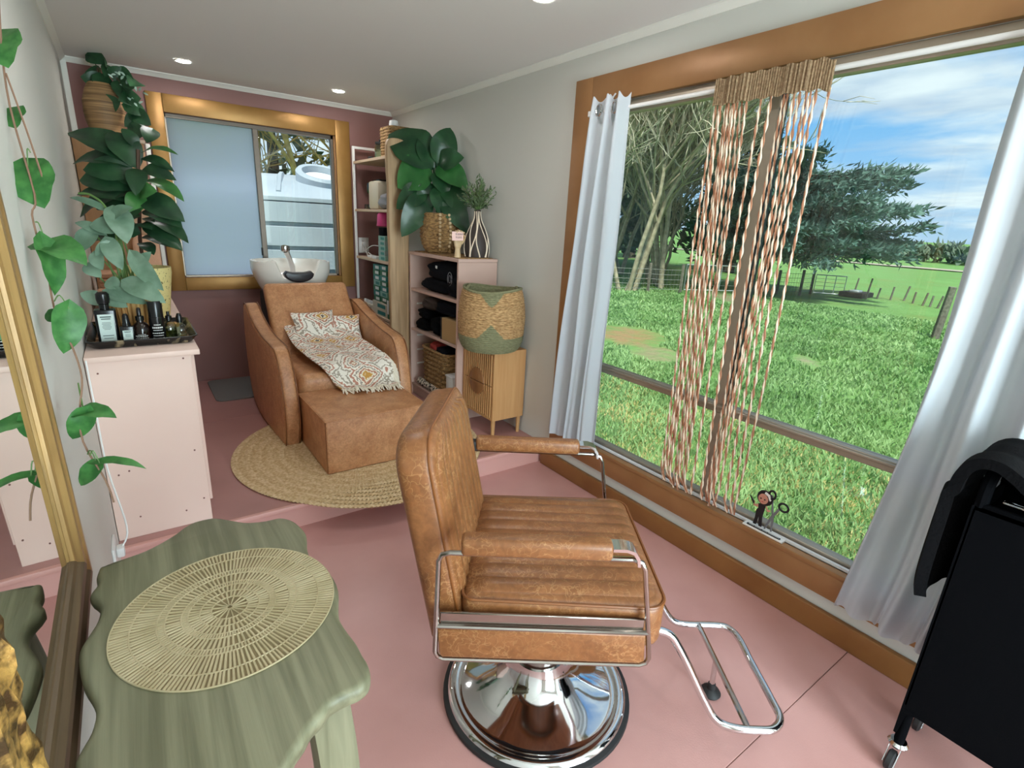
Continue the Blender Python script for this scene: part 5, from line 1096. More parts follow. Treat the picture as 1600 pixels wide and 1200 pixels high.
BG = [([1.826,3.54,1.80],[1.608,3.80,2.035],.26,(-.2,-1,.25)),([1.845,3.53,1.83],[1.945,3.52,2.085],.17,(-.25,-1,.1)),([1.807,3.54,1.79],[1.590,3.62,1.665],.24,(-.3,-.9,.55)),([1.856,3.52,1.82],[1.968,3.36,1.88],.14,(-.3,-.9,.4)),([1.846,3.52,1.81],[1.97,3.30,1.68],.16,(-.3,-1,.3)),([1.782,3.52,1.64],[1.575,3.53,1.345],.17,(-.3,-1,.2)),([1.770,3.50,1.66],[1.57,3.60,1.525],.15,(-.3,-1,.5)),([1.853,3.46,1.64],[1.955,3.25,1.385],.15,(-.5,-.9,.2)),([1.87,3.46,1.70],[1.96,3.31,1.50],.15,(-.4,-.9,.3)),([1.82,3.56,1.78],[1.80,3.66,2.05],.16,(-.2,-1,.2)),([1.835,3.45,1.67],[1.80,3.38,1.49],.15,(-.3,-1,.2)),([1.816,3.48,1.68],[1.70,3.52,1.53],.15,(-.3,-1,.35)),([1.84,3.48,1.70],[1.90,3.36,1.50],.16,(-.3,-1,.3)),([1.83,3.5,1.77],[1.85,3.40,1.62],.14,(-.2,-1,.4))]
for b, t_, wd, h_ in BG:
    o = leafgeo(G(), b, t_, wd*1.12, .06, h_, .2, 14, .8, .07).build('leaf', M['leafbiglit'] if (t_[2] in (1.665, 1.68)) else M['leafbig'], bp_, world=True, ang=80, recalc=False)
    b = Vector(b); G().tube(smoothline([(1.835+random.uniform(-.02, .02), 3.45+random.uniform(-.02, .02), RZ+.2), ((1.835+b.x)/2, (3.45+b.y)/2, 1.6 if b.z > 1.7 else 1.56), b], 4), .006, 5).build('petiole', M['leafbig'], o, world=True)
hd = thing('wooden_hand', 'pale wooden mannequin hand holding a pink card on the pink unit', 'ornament', (1.715, 2.985, RZ))
G().lathe([(0, 0), (.021, 0), (.021, .006), (.018, .03), (.0165, .058), (.0, .06)], 20).build('stand', M['handwood'], hd)
G().slab([(-.016, .055), (.016, .055), (.024, .075), (.033, .105), (.034, .125), (.028, .135), (-.028, .135), (-.030, .11), (-.024, .078)], .024, .010, lambda a, b, n: (a, n, b)).build('palm', M['handwood'], hd)
for i, (x, ln) in enumerate(((-.023, .036), (-.008, .042), (.008, .038), (.022, .030))): G().tube([(x, 0, .130), (x*1.05, -.004, .130+ln*.5), (x*1.08, -.020, .130+ln*.85), (x*1.08, -.034, .130+ln*.8)], [.0072, .0075, .007, .006], 8).build('finger', M['handwood'], hd)
G().tube([(.026, .0, .085), (.040, -.008, .110), (.038, -.022, .128), (.028, -.030, .138)], [.009, .0085, .008, .0065], 8).build('thumb', M['handwood'], hd)
cd = rbox(-.060, .022, -.032, -.028, .105, .160, .0015, 1).build('card', M['pinkcard'], hd)
g = G()
for (z, xs_) in ((.138, (-.034, -.022, -.012, -.002, .008)), (.119, (-.032, -.020, -.009, .002))):
    for k, x in enumerate(xs_):
        st = [[(0, 0), (0, .014)], [(0, .007), (.007, .007)], [(.007, 0), (.007, .014)]] if k % 2 == 0 else [[(0, 0), (.003, .014), (.007, 0)], [(.0015, .006), (.006, .006)]]
        for s_ in st: g.tube([(x+a, -.0325, z+b) for a, b in s_], .0009, 4)
g.build('card_print', M['ink'], cd)
sv = thing('striped_vase', 'dark vase with pale wavy stripes holding a bushy olive sprig', 'vase', (1.885, 3.03, RZ))
vpf = [(0, 0), (.068, 0), (.078, .01), (.082, .06), (.074, .12), (.052, .18), (.030, .225), (.021, .26), (.020, .29), (.023, .30)]
vq = [(q.x, q.y) for q in smoothline([(a, b, 0) for a, b in vpf], 5)]
vs_ = G().lathe(vq+[(.016, .30), (.014, .2), (0, .19)], 48).build('body', mat('vase_brown', '#3a2f2a', .6), sv, ang=60)
for k in range(13):
    a0 = 2*PI*k/13; am = .25*(1 if k % 2 else -1); pts = []; g = G()
    for i in range(22):
        z = .004+.285*i/21; r = np.interp(z, [p[1] for p in vq], [p[0] for p in vq])+.0005; a = a0+am*math.sin(i*.22+k); pts.append((r*math.cos(a), r*math.sin(a), z))
    g.tube(pts, [.0045*(1-.45*i/21) for i in range(22)], 6).build('stripe', M['cordcream'], vs_)
g = G(); gs = G()
for k in range(46):
    a = random.uniform(0, 2*PI); el = random.uniform(.15, 1.5); d = Vector((math.cos(a)*math.cos(el)*.8-.12, math.sin(a)*math.cos(el)*.8-.1, math.sin(el))); ln = random.uniform(.10, .19); p0 = Vector((0, 0, .29)); p1 = p0+d*ln+Vector((0, 0, .02)); 
    if p1.x > .095: p1.x = .095
    gs.tube([p0, p0.lerp(p1, .5)+Vector((0, 0, .012)), p1], .0018, 4)
    for j in range(9):
        q = p0.lerp(p1, .25+.75*j/8); dd = (d+Vector((random.uniform(-1, 1), random.uniform(-1, 1), random.uniform(-.6, .8)))*.9).normalized()*random.uniform(.022, .04)
        if q.x+dd.x > .1: dd.x = -abs(dd.x)*.3
        leafgeo(g, q, q+dd, .009, .05, (-.3, -1, .4), .2, 4)
gs.build('sprig', M['stemgreen'], sv); o = g.build('leaves', M['leafolive'], sv, recalc=False); o['kind'] = 'stuff'

# ================================================================== TIMBER SLAB
tb_ = thing('timber_slab', 'tall rough sawn live-edge timber slab standing between the two shelf units', 'timber', (1.63, 3.70, H2))
sl = [(1.552, 0), (1.70, 0), (1.702, .3), (1.698, .7), (1.70, 1.2), (1.695, 1.6), (1.69, 1.80), (1.67, 1.835), (1.60, 1.845), (1.548, 1.82), (1.542, 1.7), (1.550, 1.5), (1.546, 1.3), (1.553, 1.05), (1.548, .9), (1.554, .6), (1.548, .35)]
sl = [(q.x, q.y) for q in smoothline([(a, b, 0) for a, b in sl+[sl[0]]], 3)[:-1]]
G().slab(sl, .046, .006, lambda a, b, n: (a, 3.70+n, H2+b)).build('board', M['timber'], tb_, world=True, ang=40)
rbox(1.70, 1.715, 3.682, 3.712, H2, H2+.05, .002, 1).build('foot_bracket', M['black'], tb_, world=True)

# ================================================================== WHITE LADDER SHELF AND ITS CONTENTS
ls = thing('ladder_shelf', 'white metal framed shelf with pale boards beside the rear window', 'shelf', (1.79, 4.2, H2))
LX0, LX1, LY0, LY1 = 1.61, 1.975, 3.80, 4.58
for x in (LX0, LX1-.02):
    for y in (LY0, LY1-.02): rbox(x, x+.02, y, y+.02, H2, 1.995, .002, 1).build('upright', M['metalwhite'], ls, world=True)
for y in (LY0, LY1-.02): rbox(LX0+.02, LX1-.02, y, y+.02, 1.975, 1.995, .002, 1).build('top_bar', M['metalwhite'], ls, world=True)
LS = (1.878, 1.505, 1.12, .672)
for z in LS:
    rbox(LX0+.004, LX1-.002, LY0+.02, LY1-.02, z-.02, z, .002, 1).build('shelf_board', M['shelfwood'], ls, world=True)
for z in LS[:3]: rbox(LX0+.02, LX1-.02, LY1-.016, LY1-.004, z-.02, z-.008, .001, 1).build('cross_bar', M['metalwhite'], ls, world=True)
for k in range(3): rbox(LX0+.004, LX0+.02, LY0+.025+k*.25, LY0+.025+k*.25+.245, H2+.04, .645, .002, 1).build('cupboard_door', M['shelfwood'], ls, world=True)
jr = thing('glass_jar', 'clear lidded glass jar on the top white shelf', 'jar', (1.70, 4.18, LS[0]))
G().lathe([(0, 0), (.042, 0), (.046, .006), (.046, .085), (.036, .10), (.036, .106), (.033, .106), (.033, .098), (.043, .083), (.043, .006), (0, .004)], 24).build('body', M['clearb'], jr); G().lathe([(0, .106), (.04, .106), (.04, .122), (.012, .124), (.012, .14), (0, .142)], 20).build('lid', M['black'], jr)
G().lathe([(0, .006), (.04, .006), (.04, .05), (0, .055)], 16).build('pods', M['plastw'], jr)
o = G().lathe([(0, 0), (.02, 0), (.026, .012), (.02, .03), (0, .034)], 14).build('small_dish', M['black']); o.location = (1.69, 4.36, LS[0]); tag(o, 'small dark dish beside the glass jar on the top white shelf', 'dish')
wk = thing('seagrass_basket', 'tall seagrass basket on the top white shelf beside the plant', 'basket', (1.74, 3.98, LS[0]))
weave(1.74, 3.97, .09, .11, LS[0]+.002, 2.08, .03, 'body', 'wicker', wk, 10, .003)
o = G().lathe([(0, 0), (.03, 0), (.035, .02), (.03, .045), (.015, .05), (0, .05)], 16).build('tea_tin', M['plastw']); o.location = (1.72, 3.97, 2.085); tag(o, 'small white pot on top of the seagrass basket', 'pot')
cf = thing('coffee_machine', 'cream and black pod coffee machine on the second white shelf', 'coffee machine', (1.75, 4.30, LS[1]))
rbox(1.65, 1.80, 4.14, 4.34, LS[1]+.002, LS[1]+.215, .02).build('housing', M['cream'], cf, world=True)
rbox(1.655, 1.80, 4.345, 4.40, LS[1]+.12, LS[1]+.21, .018).build('brew_head', M['bottleblack'], cf, world=True); rbox(1.67, 1.79, 4.34, 4.365, LS[1]+.04, LS[1]+.14, .005).build('column', M['bottleblack'], cf, world=True)
rbox(1.66, 1.80, 4.345, 4.46, LS[1]+.002, LS[1]+.04, .006).build('drip_tray', M['bottleblack'], cf, world=True); rbox(1.67, 1.78, 4.15, 4.30, LS[1]+.214, LS[1]+.226, .004).build('lid', M['bottleblack'], cf, world=True)
garment('blue_cloth', 'grey blue folded cloth beside the coffee machine', 'cloth', (1.72, 4.03, LS[1]+.06), (.08, .09, .055), 'grey', 21)
cpq = thing('measuring_cup', 'magenta plastic bowl on the carton stack under the second white shelf', 'bowl', (1.66, 4.05, LS[2]+.262))
G().lathe([(.03, 0), (.055, .0), (.055, .012), (.052, .013), (.048, .085), (.035, .1), (0, .1)], 24).build('bowl', M['magenta'], cpq); 
o = rbox(1.63, 1.71, 3.99, 4.085, LS[2]+.19, LS[2]+.25, .004).build('dark_tin', M['navycloth']); rebase(o, (1.675, 3.95, LS[2]+.19)); tag(o, 'dark tin under the magenta bowl', 'tin')
def carton(x, y, z, sx, sy, sz, mt, lab, grp, cat='box'):
    t = thing('carton', lab, cat, (x, y, z), 0, grp); rbox(-sx, sx, -sy, sy, 0, sz, .0015, 1).build('box', M[mt], t)
    rbox(-sx-.0006, -sx+.001, -sy*.8, sy*.3, sz*.2, sz*.75, .0003, 1).build('label', M['plastw'] if mt in ('teal', 'green') else M['teal'], t); return t
for k in range(5): carton(1.675, 4.03+.004*(k % 2), LS[2]+k*.038, .045, .065, .0372, 'greyteal' if k % 2 else 'mint', ['lowest', 'second', 'third', 'fourth', 'topmost'][k]+' pale green carton of the stack under the magenta bowl', 'pale cartons on the third white shelf')
for col in range(2):
    for k in range(7): carton(1.68, 4.155-col*.145+.004*((k+col) % 3), LS[3]+.115+k*.042 if col == 0 else LS[3]+.12+k*.042, .05, .066, .0412, ('green', 'teal', 'green', 'mint', 'teal', 'green', 'teal')[(k+col*2) % 7],
        ['lowest', 'second', 'third', 'fourth', 'fifth', 'sixth', 'topmost'][k]+' carton in the '+('left' if col == 0 else 'right')+' stack of green colour cartons', 'green colour cartons on the lowest white shelf')
for k in range(2): carton(1.68, 4.09+.0, LS[3]+k*.056, .055, .15, .0555, 'cream', ('lower', 'upper')[k]+' cream carton under the green carton stacks', 'cream cartons on the lowest white shelf')
bk0 = None
for k in range(5):
    t = thing('small_bottle', ['first', 'second', 'third', 'fourth', 'fifth'][k]+' white capped small bottle from the left in the row on the lowest white shelf', 'bottle', (1.645, 4.46-k*.042, LS[3]), 0, 'white capped bottles in a row')
    G().lathe([(0, 0), (.018, 0), (.019, .004), (.019, .058), (.012, .066), (0, .066)], 16).build('body', M['cream'], t); G().lathe([(0, .064), (.0125, .064), (.0125, .088), (0, .09)], 14).build('cap', M['plastw'], t)
    rbox(-.0195, -.0185, -.010, .010, .012, .045, .0003, 1).build('label', M['grey'], t)
t = thing('pump_bottle', 'tall green bottle at the near end of the lowest white shelf', 'bottle', (1.655, 3.91, LS[3])); G().lathe([(0, 0), (.03, 0), (.032, .006), (.032, .20), (.018, .225), (0, .225)], 20).build('body', M['green'], t); G().lathe([(0, .224), (.017, .224), (.017, .255), (.006, .26), (.006, .29), (0, .29)], 14).build('cap', M['green'], t); rbox(-.0335, -.0315, -.015, .015, .04, .15, .0004, 1).build('label', M['plastw'], t)
o2 = thing('wall_outlet', 'white double power outlet with chargers behind the white shelf', 'outlet', (1.70, YB, 1.20))
rbox(1.655, 1.745, YB-.012, YB, 1.14, 1.27, .003).build('face_plate', M['plastw'], o2, world=True); rbox(1.68, 1.72, YB-.045, YB-.012, 1.20, 1.24, .006).build('plug', M['plastw'], o2, world=True)
G().tube(smoothline([(1.70, YB-.04, 1.21), (1.70, YB-.08, 1.13), (1.69, YB-.14, 1.15), (1.68, 4.36, 1.135)], 5), .0035, 6).build('cord', M['plastw'], o2, world=True); G().tube(smoothline([(1.69, YB-.04, 1.19), (1.66, YB-.12, 1.16), (1.66, 4.3, 1.22), (1.67, 4.08, 1.22)], 5), .003, 6).build('cord', M['plastw'], o2, world=True)
for x, y, lab in ((1.66, 4.32, 'white charger brick nearest the outlet on the third white shelf'), (1.65, 4.19, 'white charger brick nearer the cartons on the third white shelf')):
    o = rbox(x-.025, x+.025, y-.045, y+.045, LS[2], LS[2]+.022, .006).build('charger', M['plastw']); rebase(o, (x, y, LS[2])); tag(o, lab, 'charger')

# ================================================================== BEDSIDE CABINET + WOVEN BASKET
nt = thing('bedside_cabinet', 'light oak bedside cabinet with two fluted drawers and a round wood inlay', 'cabinet', (1.857, 2.73, H2))
NX0, NX1, NY0, NY1, NZ0, NZ1 = 1.736, 1.978, 2.545, 2.918, .245, .695
rbox(NX0, NX1, NY0, NY0+.018, NZ0, NZ1, .002, 1).build('side_panel', M['oak'], nt, world=True); rbox(NX0, NX1, NY1-.018, NY1, NZ0, NZ1, .002, 1).build('side_panel', M['oak'], nt, world=True)
rbox(NX0, NX1, NY0+.018, NY1-.018, NZ1-.018, NZ1, .002, 1).build('top', M['oak'], nt, world=True); rbox(NX0, NX1, NY0+.018, NY1-.018, NZ0, NZ0+.018, .002, 1).build('bottom', M['oak'], nt, world=True); box(NX1-.01, NX1-.002, NY0+.018, NY1-.018, NZ0+.018, NZ1-.018).build('back_panel', M['oak'], nt, world=True)
zm = (NZ0+NZ1)/2
for z0, z1, s_ in ((NZ0+.02, zm-.002, -1), (zm+.002, NZ1-.02, 1)):
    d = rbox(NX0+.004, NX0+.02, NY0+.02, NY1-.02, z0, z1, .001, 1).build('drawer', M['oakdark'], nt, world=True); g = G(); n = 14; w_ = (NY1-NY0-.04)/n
    for k in range(n): 
        y = NY0+.02+w_*(k+.5); g.slab([(y-w_*.30, z0), (y+w_*.30, z0), (y+w_*.30, z1), (y-w_*.30, z1)], .010, .003, lambda a, b, nn: (NX0+.001+nn, a, b), 1)
    o = g.build('fluting', M['oak'], d, world=True)
    hp_ = [(2.735+.075*math.cos(a), zm+s_*.0025+s_*.105*math.sin(a)*1.0) for a in [PI*i/24 for i in range(25)]]
    hp_ = [(2.73+.085*math.cos(PI*i/24), zm+s_*.0025+s_*.085*math.sin(PI*i/24)) for i in range(25)]
    if s_ < 0: hp_ = hp_[::-1]
    G().slab(hp_, .012, .003, lambda a, b, nn: (NX0-.006+nn, a, b), 2).build('round_pull', M['oakdark'], d, world=True)
for x in (NX0+.022, NX1-.022):
    for y in (NY0+.022, NY1-.022): G().tube([(x, y, NZ0), (x, y, H2)], [.015, .011], 14).build('leg', M['oak'], nt, world=True)
BC = (1.775, 2.655)
wv = thing('woven_basket', 'plump jute and sage green woven basket with diamond pattern on the bedside cabinet', 'basket', (*BC, NZ1))
bpf = [(0, .002), (.14, .0), (.172, .012), (.193, .05), (.201, .10), (.205, .16), (.206, .22), (.198, .29), (.185, .345), (.176, .37)]
bq_ = [(q.x, q.y) for q in smoothline([(a, b, 0) for a, b in bpf], 12)]
def ropez(r, z): return r+.0028*math.sin(z*2*PI/.0125) if r > .1 else r
shell = bq_+[(.169, .372), (.160, .36), (.176, .30), (.18, .2), (.165, .04), (0, .03)]
g = G(); nL = 200; vs = []
for r, z in shell:
    for j in range(nL): a = 2*PI*j/nL; rr_ = ropez(r, z)+.0012*math.sin(a*43+z*300); vs.append((rr_*math.cos(a), rr_*math.sin(a), z+(.010*math.cos(2*(a+.9)) if z > .3 else 0)))
fs = []; ms = []
for i in range(len(shell)-1):
    for j in range(nL):
        fs.append((i*nL+j, i*nL+(j+1) % nL, (i+1)*nL+(j+1) % nL, (i+1)*nL+j)); z = shell[i][1]; a = (2*PI*(j+.5)/nL-R(-124)+PI) % (2*PI)-PI; u = abs(((a+PI/3) % (2*PI/3))-PI/3)
        w_ = .40*(z-.285)/.085 if z > .285 else (.40*(.185-z)/.085 if z < .185 else -1)
        ms.append(1 if (z < .10 or i >= len(bq_)-1 or (u < w_)) else 0)
g.add(vs, fs); g.m = ms; g.build('body', [M['seagrass'], M['sagecloth']], wv, ang=80)
G().tube([(.174*math.cos(a), .174*math.sin(a), .374+.010*math.cos(2*(a+.9))) for a in [2*PI*i/64 for i in range(64)]], .008, 8, closed=True).build('rim', M['sagecloth'], wv)
for a0 in (R(-35), R(145)):
    G().tube(smoothline([(.172*math.cos(a0-.5), .172*math.sin(a0-.5), .372), (.150*math.cos(a0-.25), .150*math.sin(a0-.25), .385), (.140*math.cos(a0), .140*math.sin(a0), .382), (.150*math.cos(a0+.25), .150*math.sin(a0+.25), .385), (.172*math.cos(a0+.5), .172*math.sin(a0+.5), .372)], 5), .009, 7).build('handle', M['sagecloth'], wv)

# ================================================================== CURTAINS, ROD, MACRAME
rd = thing('curtain_rod', 'white tension rod across the top of the picture window', 'curtain rod', (1.945, 1.18, 1.985))
G().tube([(1.945, PY0-.02, 1.985), (1.945, 2.11, 1.985)], .009, 12).build('rod', M['metalwhite'], rd, world=True)
for y in (PY0-.06, 2.105): rbox(1.935, X0, y-.008, y+.008, 1.972, 1.998, .003).build('bracket', M['metalwhite'], rd, world=True)
G().tube([(1.945, PY0-.06, 1.985), (1.945, PY0-.02, 1.985)], .009, 10).build('rod_end', M['metalwhite'], rd, world=True)
def curtain(name, lab, ytop0, ytop1, ybot0, ybot1, zb, nf, seed, hdr=.045, amp=.02, x0=1.925, hemw=.0, pw=.75):
    rng = random.Random(seed); t = thing(name, lab, 'curtain', (x0, (ytop0+ytop1)/2, zb)); ph_ = [rng.uniform(0, 6) for _ in range(5)]
    def fn(u, v):
        z = (1.985+hdr)*(1-u)+zb*u; q = u**pw; y = (ytop0+(ytop1-ytop0)*v)*(1-q)+(ybot0+(ybot1-ybot0)*v)*q
        s = math.sin(2*PI*nf*v+ph_[0]+.6*u*math.sin(ph_[1]+v*5)); f = s*(1-.3*u)+.35*math.sin(2*PI*nf*2.3*v+ph_[2]+u*1.5)*u
        top = max(0, 1-u/.06)
        return (x0+amp*f*(1+.5*u)-.012*u, y+.010*math.sin(2*PI*nf*v*1.0+ph_[3])*u+.006*math.sin(u*9+v*8), z+hemw*math.sin(2*PI*nf*v+ph_[4])*u**6+.012*top*math.sin(2*PI*nf*v*2+1))
    o = sheet('panel', fn, 40, 90, M['curtain'], .0012, t, world=True, ang=80)
    return t, fn
t, fn = curtain('voile_curtain', 'white voile curtain gathered at the left end of the picture window', 2.075, 1.835, 2.215, 1.845, .285, 3.0, 3, .05, .022, 1.918)
for y in (2.005, 1.905):
    G().tube([(1.918+.004*math.cos(a)-.012, y+.020*math.cos(a), 1.985+.024*math.sin(a)) for a in [2*PI*i/24 for i in range(24)]], .0055, 8, closed=True).build('eyelet', M['chrome'], t, world=True)
# the header folds over the rod between the eyelets
def flap(u, v): a = PI*u; return (1.945-.020*math.sin(a)*1.3-.014, 1.972-.045*v+.004*math.sin(u*8), 1.985+.062-.14*u+.006*math.sin(v*9))
sheet('header_fold', flap, 12, 10, M['curtain'], .002, t, world=True, ang=80)
t, fn = curtain('voile_curtain', 'white voile curtain hanging at the right end of the picture window', .478, .13, .565, .16, .20, 3.4, 9, .05, .026, 1.918, .02, 3.0)

mc = thing('macrame_hanging', 'knotted cord macrame hanging from a burlap header in the middle of the window', 'wall hanging', (1.945, 1.17, .30))
MXp = 1.938
def hdr(u, v):
    y = 1.395-.44*v; gathered = 1 if .12 < v < .32 or .62 < v < .82 else .15
    return (MXp-.012-.007*abs(math.sin(v*95))*gathered-.002*math.sin(v*300), y, 2.018-.012*(v > .9)*(v-.9)*10-.092*u+.003*math.sin(v*50))
sheet('header', hdr, 6, 160, M['burlap'], .003, mc, world=True, ang=80)
ST = [(1.384, 1.395), (1.362, 1.378), (1.356, 1.361), (1.340, 1.348), (1.332, 1.334), (1.322, 1.320), (1.313, 1.306), (1.300, 1.300), (1.290, 1.292), (1.276, 1.270), (1.258, 1.25), (1.206, 1.217), (1.163, 1.170), (1.115, 1.150), (1.100, 1.135), (1.073, 1.115), (1.062, 1.105), (1.042, 1.085), (1.026, 1.055), (1.005, 1.030), (.961, 1.008)]
for k, (ya_, yb_) in enumerate(ST):
    rng_ = random.Random(k); pitch = .056+rng_.uniform(-.006, .006); n = int(1.64/pitch*6); g = G(); zb2 = PZ0+.008+rng_.uniform(0, .015); za2 = 1.93
    curl = rng_.uniform(-.07, .05) if 12 < k < 18 or k < 11 else rng_.uniform(-.03, .03); xo = rng_.uniform(-.006, .006)
    for ph0, mi_i in ((0, 0), (PI, 1)):
        pts = []; rad = []
        for i in range(n+1):
            u = i/n; z = za2+(zb2-za2)*u; y = ya_+(yb_-ya_)*u+.006*math.sin(u*5+k)+curl*max(0, (u-.93)/.07)**2*.6; a = ph0+2*PI*(za2-z)/(pitch*2); bul = .25+.75*abs(math.sin(PI*(za2-z)/pitch+k))
            pts.append((MXp+xo+.0032*bul*math.cos(a)+.028*max(0, (u-.96)/.04), y+.0032*bul*math.sin(a), z)); rad.append(.0017+.0028*bul)
        g.tube(pts, rad, 5, mi=mi_i)
    g.build('strand', [M['cordcream'], M['cordpink']], mc, world=True, ang=80)
    
# ================================================================== FIGURE ON THE SILL
fg_ = thing('desk_ornament', 'flat cut-out of a dark haired hairdresser beside big scissors on the window sill', 'ornament', (1.988, .88, PZ0), 0)
SZL = PZ0+.001
def plate(name, poly, mt, par, x, th=.003, k=1): return G().slab(poly, th, .0006, lambda a, b, n: (x+n, .90-a*1.1, SZL+.012+b*1.12), k).build(name, M[mt], par, world=True, ang=30)
G().slab([(-.085, 0), (.085, 0), (.085, .036), (-.085, .036)], .008, .0015, lambda a, b, n: (1.965+b, .885-a, SZL+.004+n), 1).build('stand', M['whiteac'], fg_, world=True)
tbar = G().slab(rrect(.072, .072, .012, .005, .005, 3), .004, .001, lambda a, b, n: (1.970+b, .885-a, SZL+.010+n), 1).build('name_bar', M['hair'], fg_, world=True)
g = G(); x = -.062
for wl in (.020, .028, .020, .044):
    k = 0
    while k*.0036 < wl: g.box(1.9735, 1.9785, .885-(x+k*.0036)-.0022, .885-(x+k*.0036), SZL+.012, SZL+.0126); k += 1
    x += wl+.005
g.build('bar_lettering', M['inkwhite'], tbar, world=True)
ell = lambda cx_, cy_, rx, ry, n=20: [(cx_+rx*math.cos(2*PI*i/n), cy_+ry*math.sin(2*PI*i/n)) for i in range(n)]
FX = 1.990
plate('hair_back', ell(-.012, .117, .030, .030), 'hair', fg_, FX+.002)
plate('face', ell(-.016, .112, .019, .020), 'skin', fg_, FX-.001)
plate('hair_band', [(-.012, .142), (.004, .138), (.013, .118), (.010, .114), (.0, .130), (-.014, .136)], 'whiteac', fg_, FX-.0015)
for xx in (-.024, -.009): plate('eye', ell(xx, .112, .0035, .0028, 10), 'hair', fg_, FX-.0032, .001)
plate('mouth', ell(-.017, .101, .004, .0016, 10), 'red', fg_, FX-.0032, .001)
plate('body', [(-.030, .088), (-.028, .070), (-.034, .060), (-.033, .030), (-.036, .002), (-.024, .002), (-.020, .040), (-.014, .002), (-.002, .002), (-.006, .040), (-.004, .066), (-.002, .088), (-.016, .093)], 'hair', fg_, FX)
plate('arm', [(-.028, .086), (-.044, .078), (-.046, .090), (-.050, .090), (-.048, .070), (-.028, .072)], 'skin', fg_, FX+.001); plate('hair_dryer', [(-.046, .088), (-.052, .092), (-.064, .106), (-.068, .103), (-.056, .086), (-.050, .078), (-.046, .079)], 'hair', fg_, FX)
plate('arm', [(-.003, .086), (.006, .070), (.018, .074), (.018, .080), (.006, .078), (.0, .090)], 'skin', fg_, FX+.001)
sc_ = plate('scissor_blade', [(.006, .0), (.012, .0), (.028, .050), (.050, .098), (.044, .104), (.022, .060)], 'grey', fg_, FX+.002)
plate('scissor_blade', [(.030, .0), (.036, .0), (.034, .050), (.020, .110), (.014, .140), (.008, .138), (.016, .100), (.026, .050)], 'grey', fg_, FX+.0045)
for c_, rx, ry in (((.060, .112), .017, .015), ((.012, .140), .012, .016)):
    G().tube([(FX+.002, .90-1.1*(c_[0]+rx*math.cos(2*PI*i/24)), SZL+.012+1.12*(c_[1]+ry*math.sin(2*PI*i/24))) for i in range(24)], .0045, 6, closed=True).build('scissor_handle', M['hair'], fg_, world=True)
ws = G().lathe([(0, 0), (.009, 0), (.009, .012), (0, .013)], 14).build('window_stopper', M['plastw']); ws.location = (1.945, 1.95, .225) if False else (1.975, 1.99, PZ0); tag(ws, 'tiny white knob on the sill by the left curtain', 'knob')

# ================================================================== SALON TROLLEY + TOWEL
tl = thing('salon_trolley', 'matt black salon trolley on castors at the right edge by the curtain', 'trolley', (1.76, .05, 0))
TX0, TX1, TY0, TY1 = 1.60, 1.86, -.17, .245
G().slab([(TY0, .205), (TY1-.035, .205), (TY1-.012, .195), (TY1-.004, .12), (TY1, .12), (TY1, .85), (TY0, .85)][::-1], .008, .0015, lambda a, b, n: (TX0+.004+n, a, b), 1).build('side_panel', M['blacktex'], tl, world=True, ang=30)
G().slab([(TY0, .205), (TY1, .205), (TY1, .85), (TY0, .85)][::-1], .008, .0015, lambda a, b, n: (TX1-.004+n, a, b), 1).build('side_panel', M['blacktex'], tl, world=True, ang=30)
rbox(TX0, TX1, TY1-.01, TY1, .22, .845, .003, 1).build('end_panel', M['blacktex'], tl, world=True); rbox(TX0, TX1, TY0, TY0+.01, .22, .845, .003, 1).build('end_panel', M['blacktex'], tl, world=True)
for z in (.21, .42, .62, .80): rbox(TX0+.008, TX1-.008, TY0+.01, TY1-.01, z, z+.012, .002, 1).build('tray', M['blacktex'], tl, world=True)
for x in (TX0, TX1-.012): rbox(x, x+.012, TY0, TY1, .836, .862, .004).build('rim', M['blacktex'], tl, world=True)
for y in (TY1-.012, TY0+.012):
    hp2 = smoothline([(TX0+.012, y, .85), (TX0+.012, y, .90), (TX0+.04, y, .93), (TX0+.08, y, .935), (TX1-.08, y, .935), (TX1-.04, y, .93), (TX1-.012, y, .90), (TX1-.012, y, .85)], 4)
    G().tube(hp2, .014, 8).build('handle', M['blacktex'], tl, world=True)
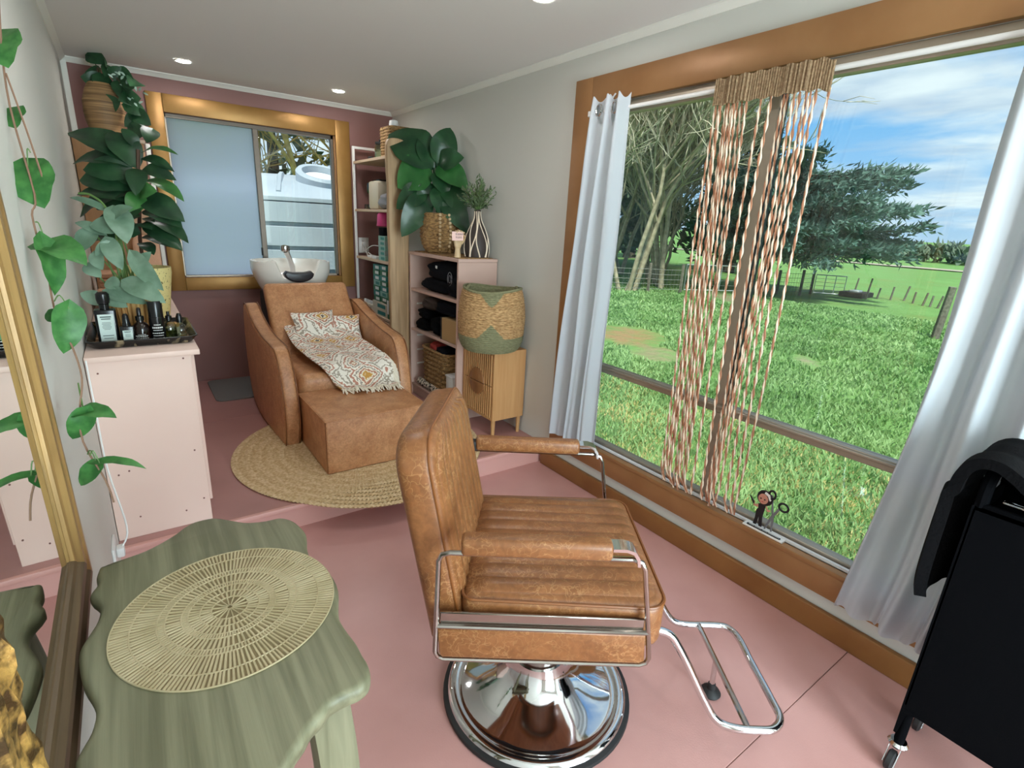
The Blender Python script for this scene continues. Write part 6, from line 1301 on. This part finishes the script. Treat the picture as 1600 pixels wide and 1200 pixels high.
for x in (TX0+.02, TX1-.02):
    for y in (TY1-.014, TY0+.014):
        G().tube([(x, y, .205), (x, y, .088)], .013, 10).build('leg', M['blacktex'], tl, world=True)
        c_ = G().lathe([(0, .074), (.024, .074), (.026, .08), (.02, .088), (0, .09)], 20, (x, y, 0)).build('castor', M['chrome'], tl, world=True)
        dxc = -.02
        for s_ in (-1, 1): G().slab([(-.012, .075), (.014, .075), (-.008+dxc, .022), (-.022+dxc, .026)], .002, .0005, lambda a, b, n, s_=s_: (x+a, y+s_*.014+n, b), 1).build('fork', M['chrome'], c_, world=True)
        G().lathe([(0, -.010), (.024, -.010), (.03, -.006), (.03, .006), (.024, .010), (0, .010)], 24).build('wheel', M['black'], c_).data.transform(Matrix.Translation((x-1.76+dxc-.004, y-.05, .0305)) @ Matrix.Rotation(PI/2, 4, 'X'))
# black towel over the trolley's far handle
TWP = smoothline([(0, .262, .585), (0, .268, .62), (0, .270, .70), (0, .270, .84), (0, .270, .91), (0, .255, .953), (0, .225, .962), (0, .19, .945), (0, .14, .91), (0, .08, .885)], 5)
def twl(u, v):
    q = u*(len(TWP)-1); i = min(int(q), len(TWP)-2); p = TWP[i].lerp(TWP[i+1], q-i); x = 1.578+.276*v
    f = .008*math.sin(v*8+u*2)+.003*math.sin(v*17-u*4); return (x, p.y+f*(1 if u < .4 else .2)+(.006 if u < .4 else 0), p.z-.012+(f*.7 if u > .4 else 0)+.012*math.sin(v*5)*(1-u))
o = sheet('black_towel', twl, 46, 40, M['blackcloth'], -.026, ang=80); rebase(o, (1.72, .25, .6)); tag(o, 'black towel draped over the trolley handle by the curtain', 'towel')
tt = thing('hair_dryer', 'black hair dryer lying in the top of the salon trolley', 'hair dryer', (1.75, .03, .812))
G().tube([(1.68, .12, .875), (1.74, .08, .88), (1.80, .04, .88)], [.036, .042, .036], 14).build('barrel', M['bottleblack'], tt, world=True); G().tube([(1.74, .07, .87), (1.72, -.04, .845)], [.02, .017], 10).build('grip', M['bottleblack'], tt, world=True)
G().tube(smoothline([(1.66, .16, .85), (1.70, .18, .88), (1.78, .16, .87), (1.80, .08, .85), (1.70, 0, .835)], 5), .006, 6).build('cord', M['bottleblack'], tt, world=True)
cl_ = rbox(1.62, 1.638, .06, .20, .868, .876, .003).build('steel_comb', M['chrome']); rebase(cl_, (1.63, .13, .868)); tag(cl_, 'slim silver clip resting on the trolley rim', 'clip')
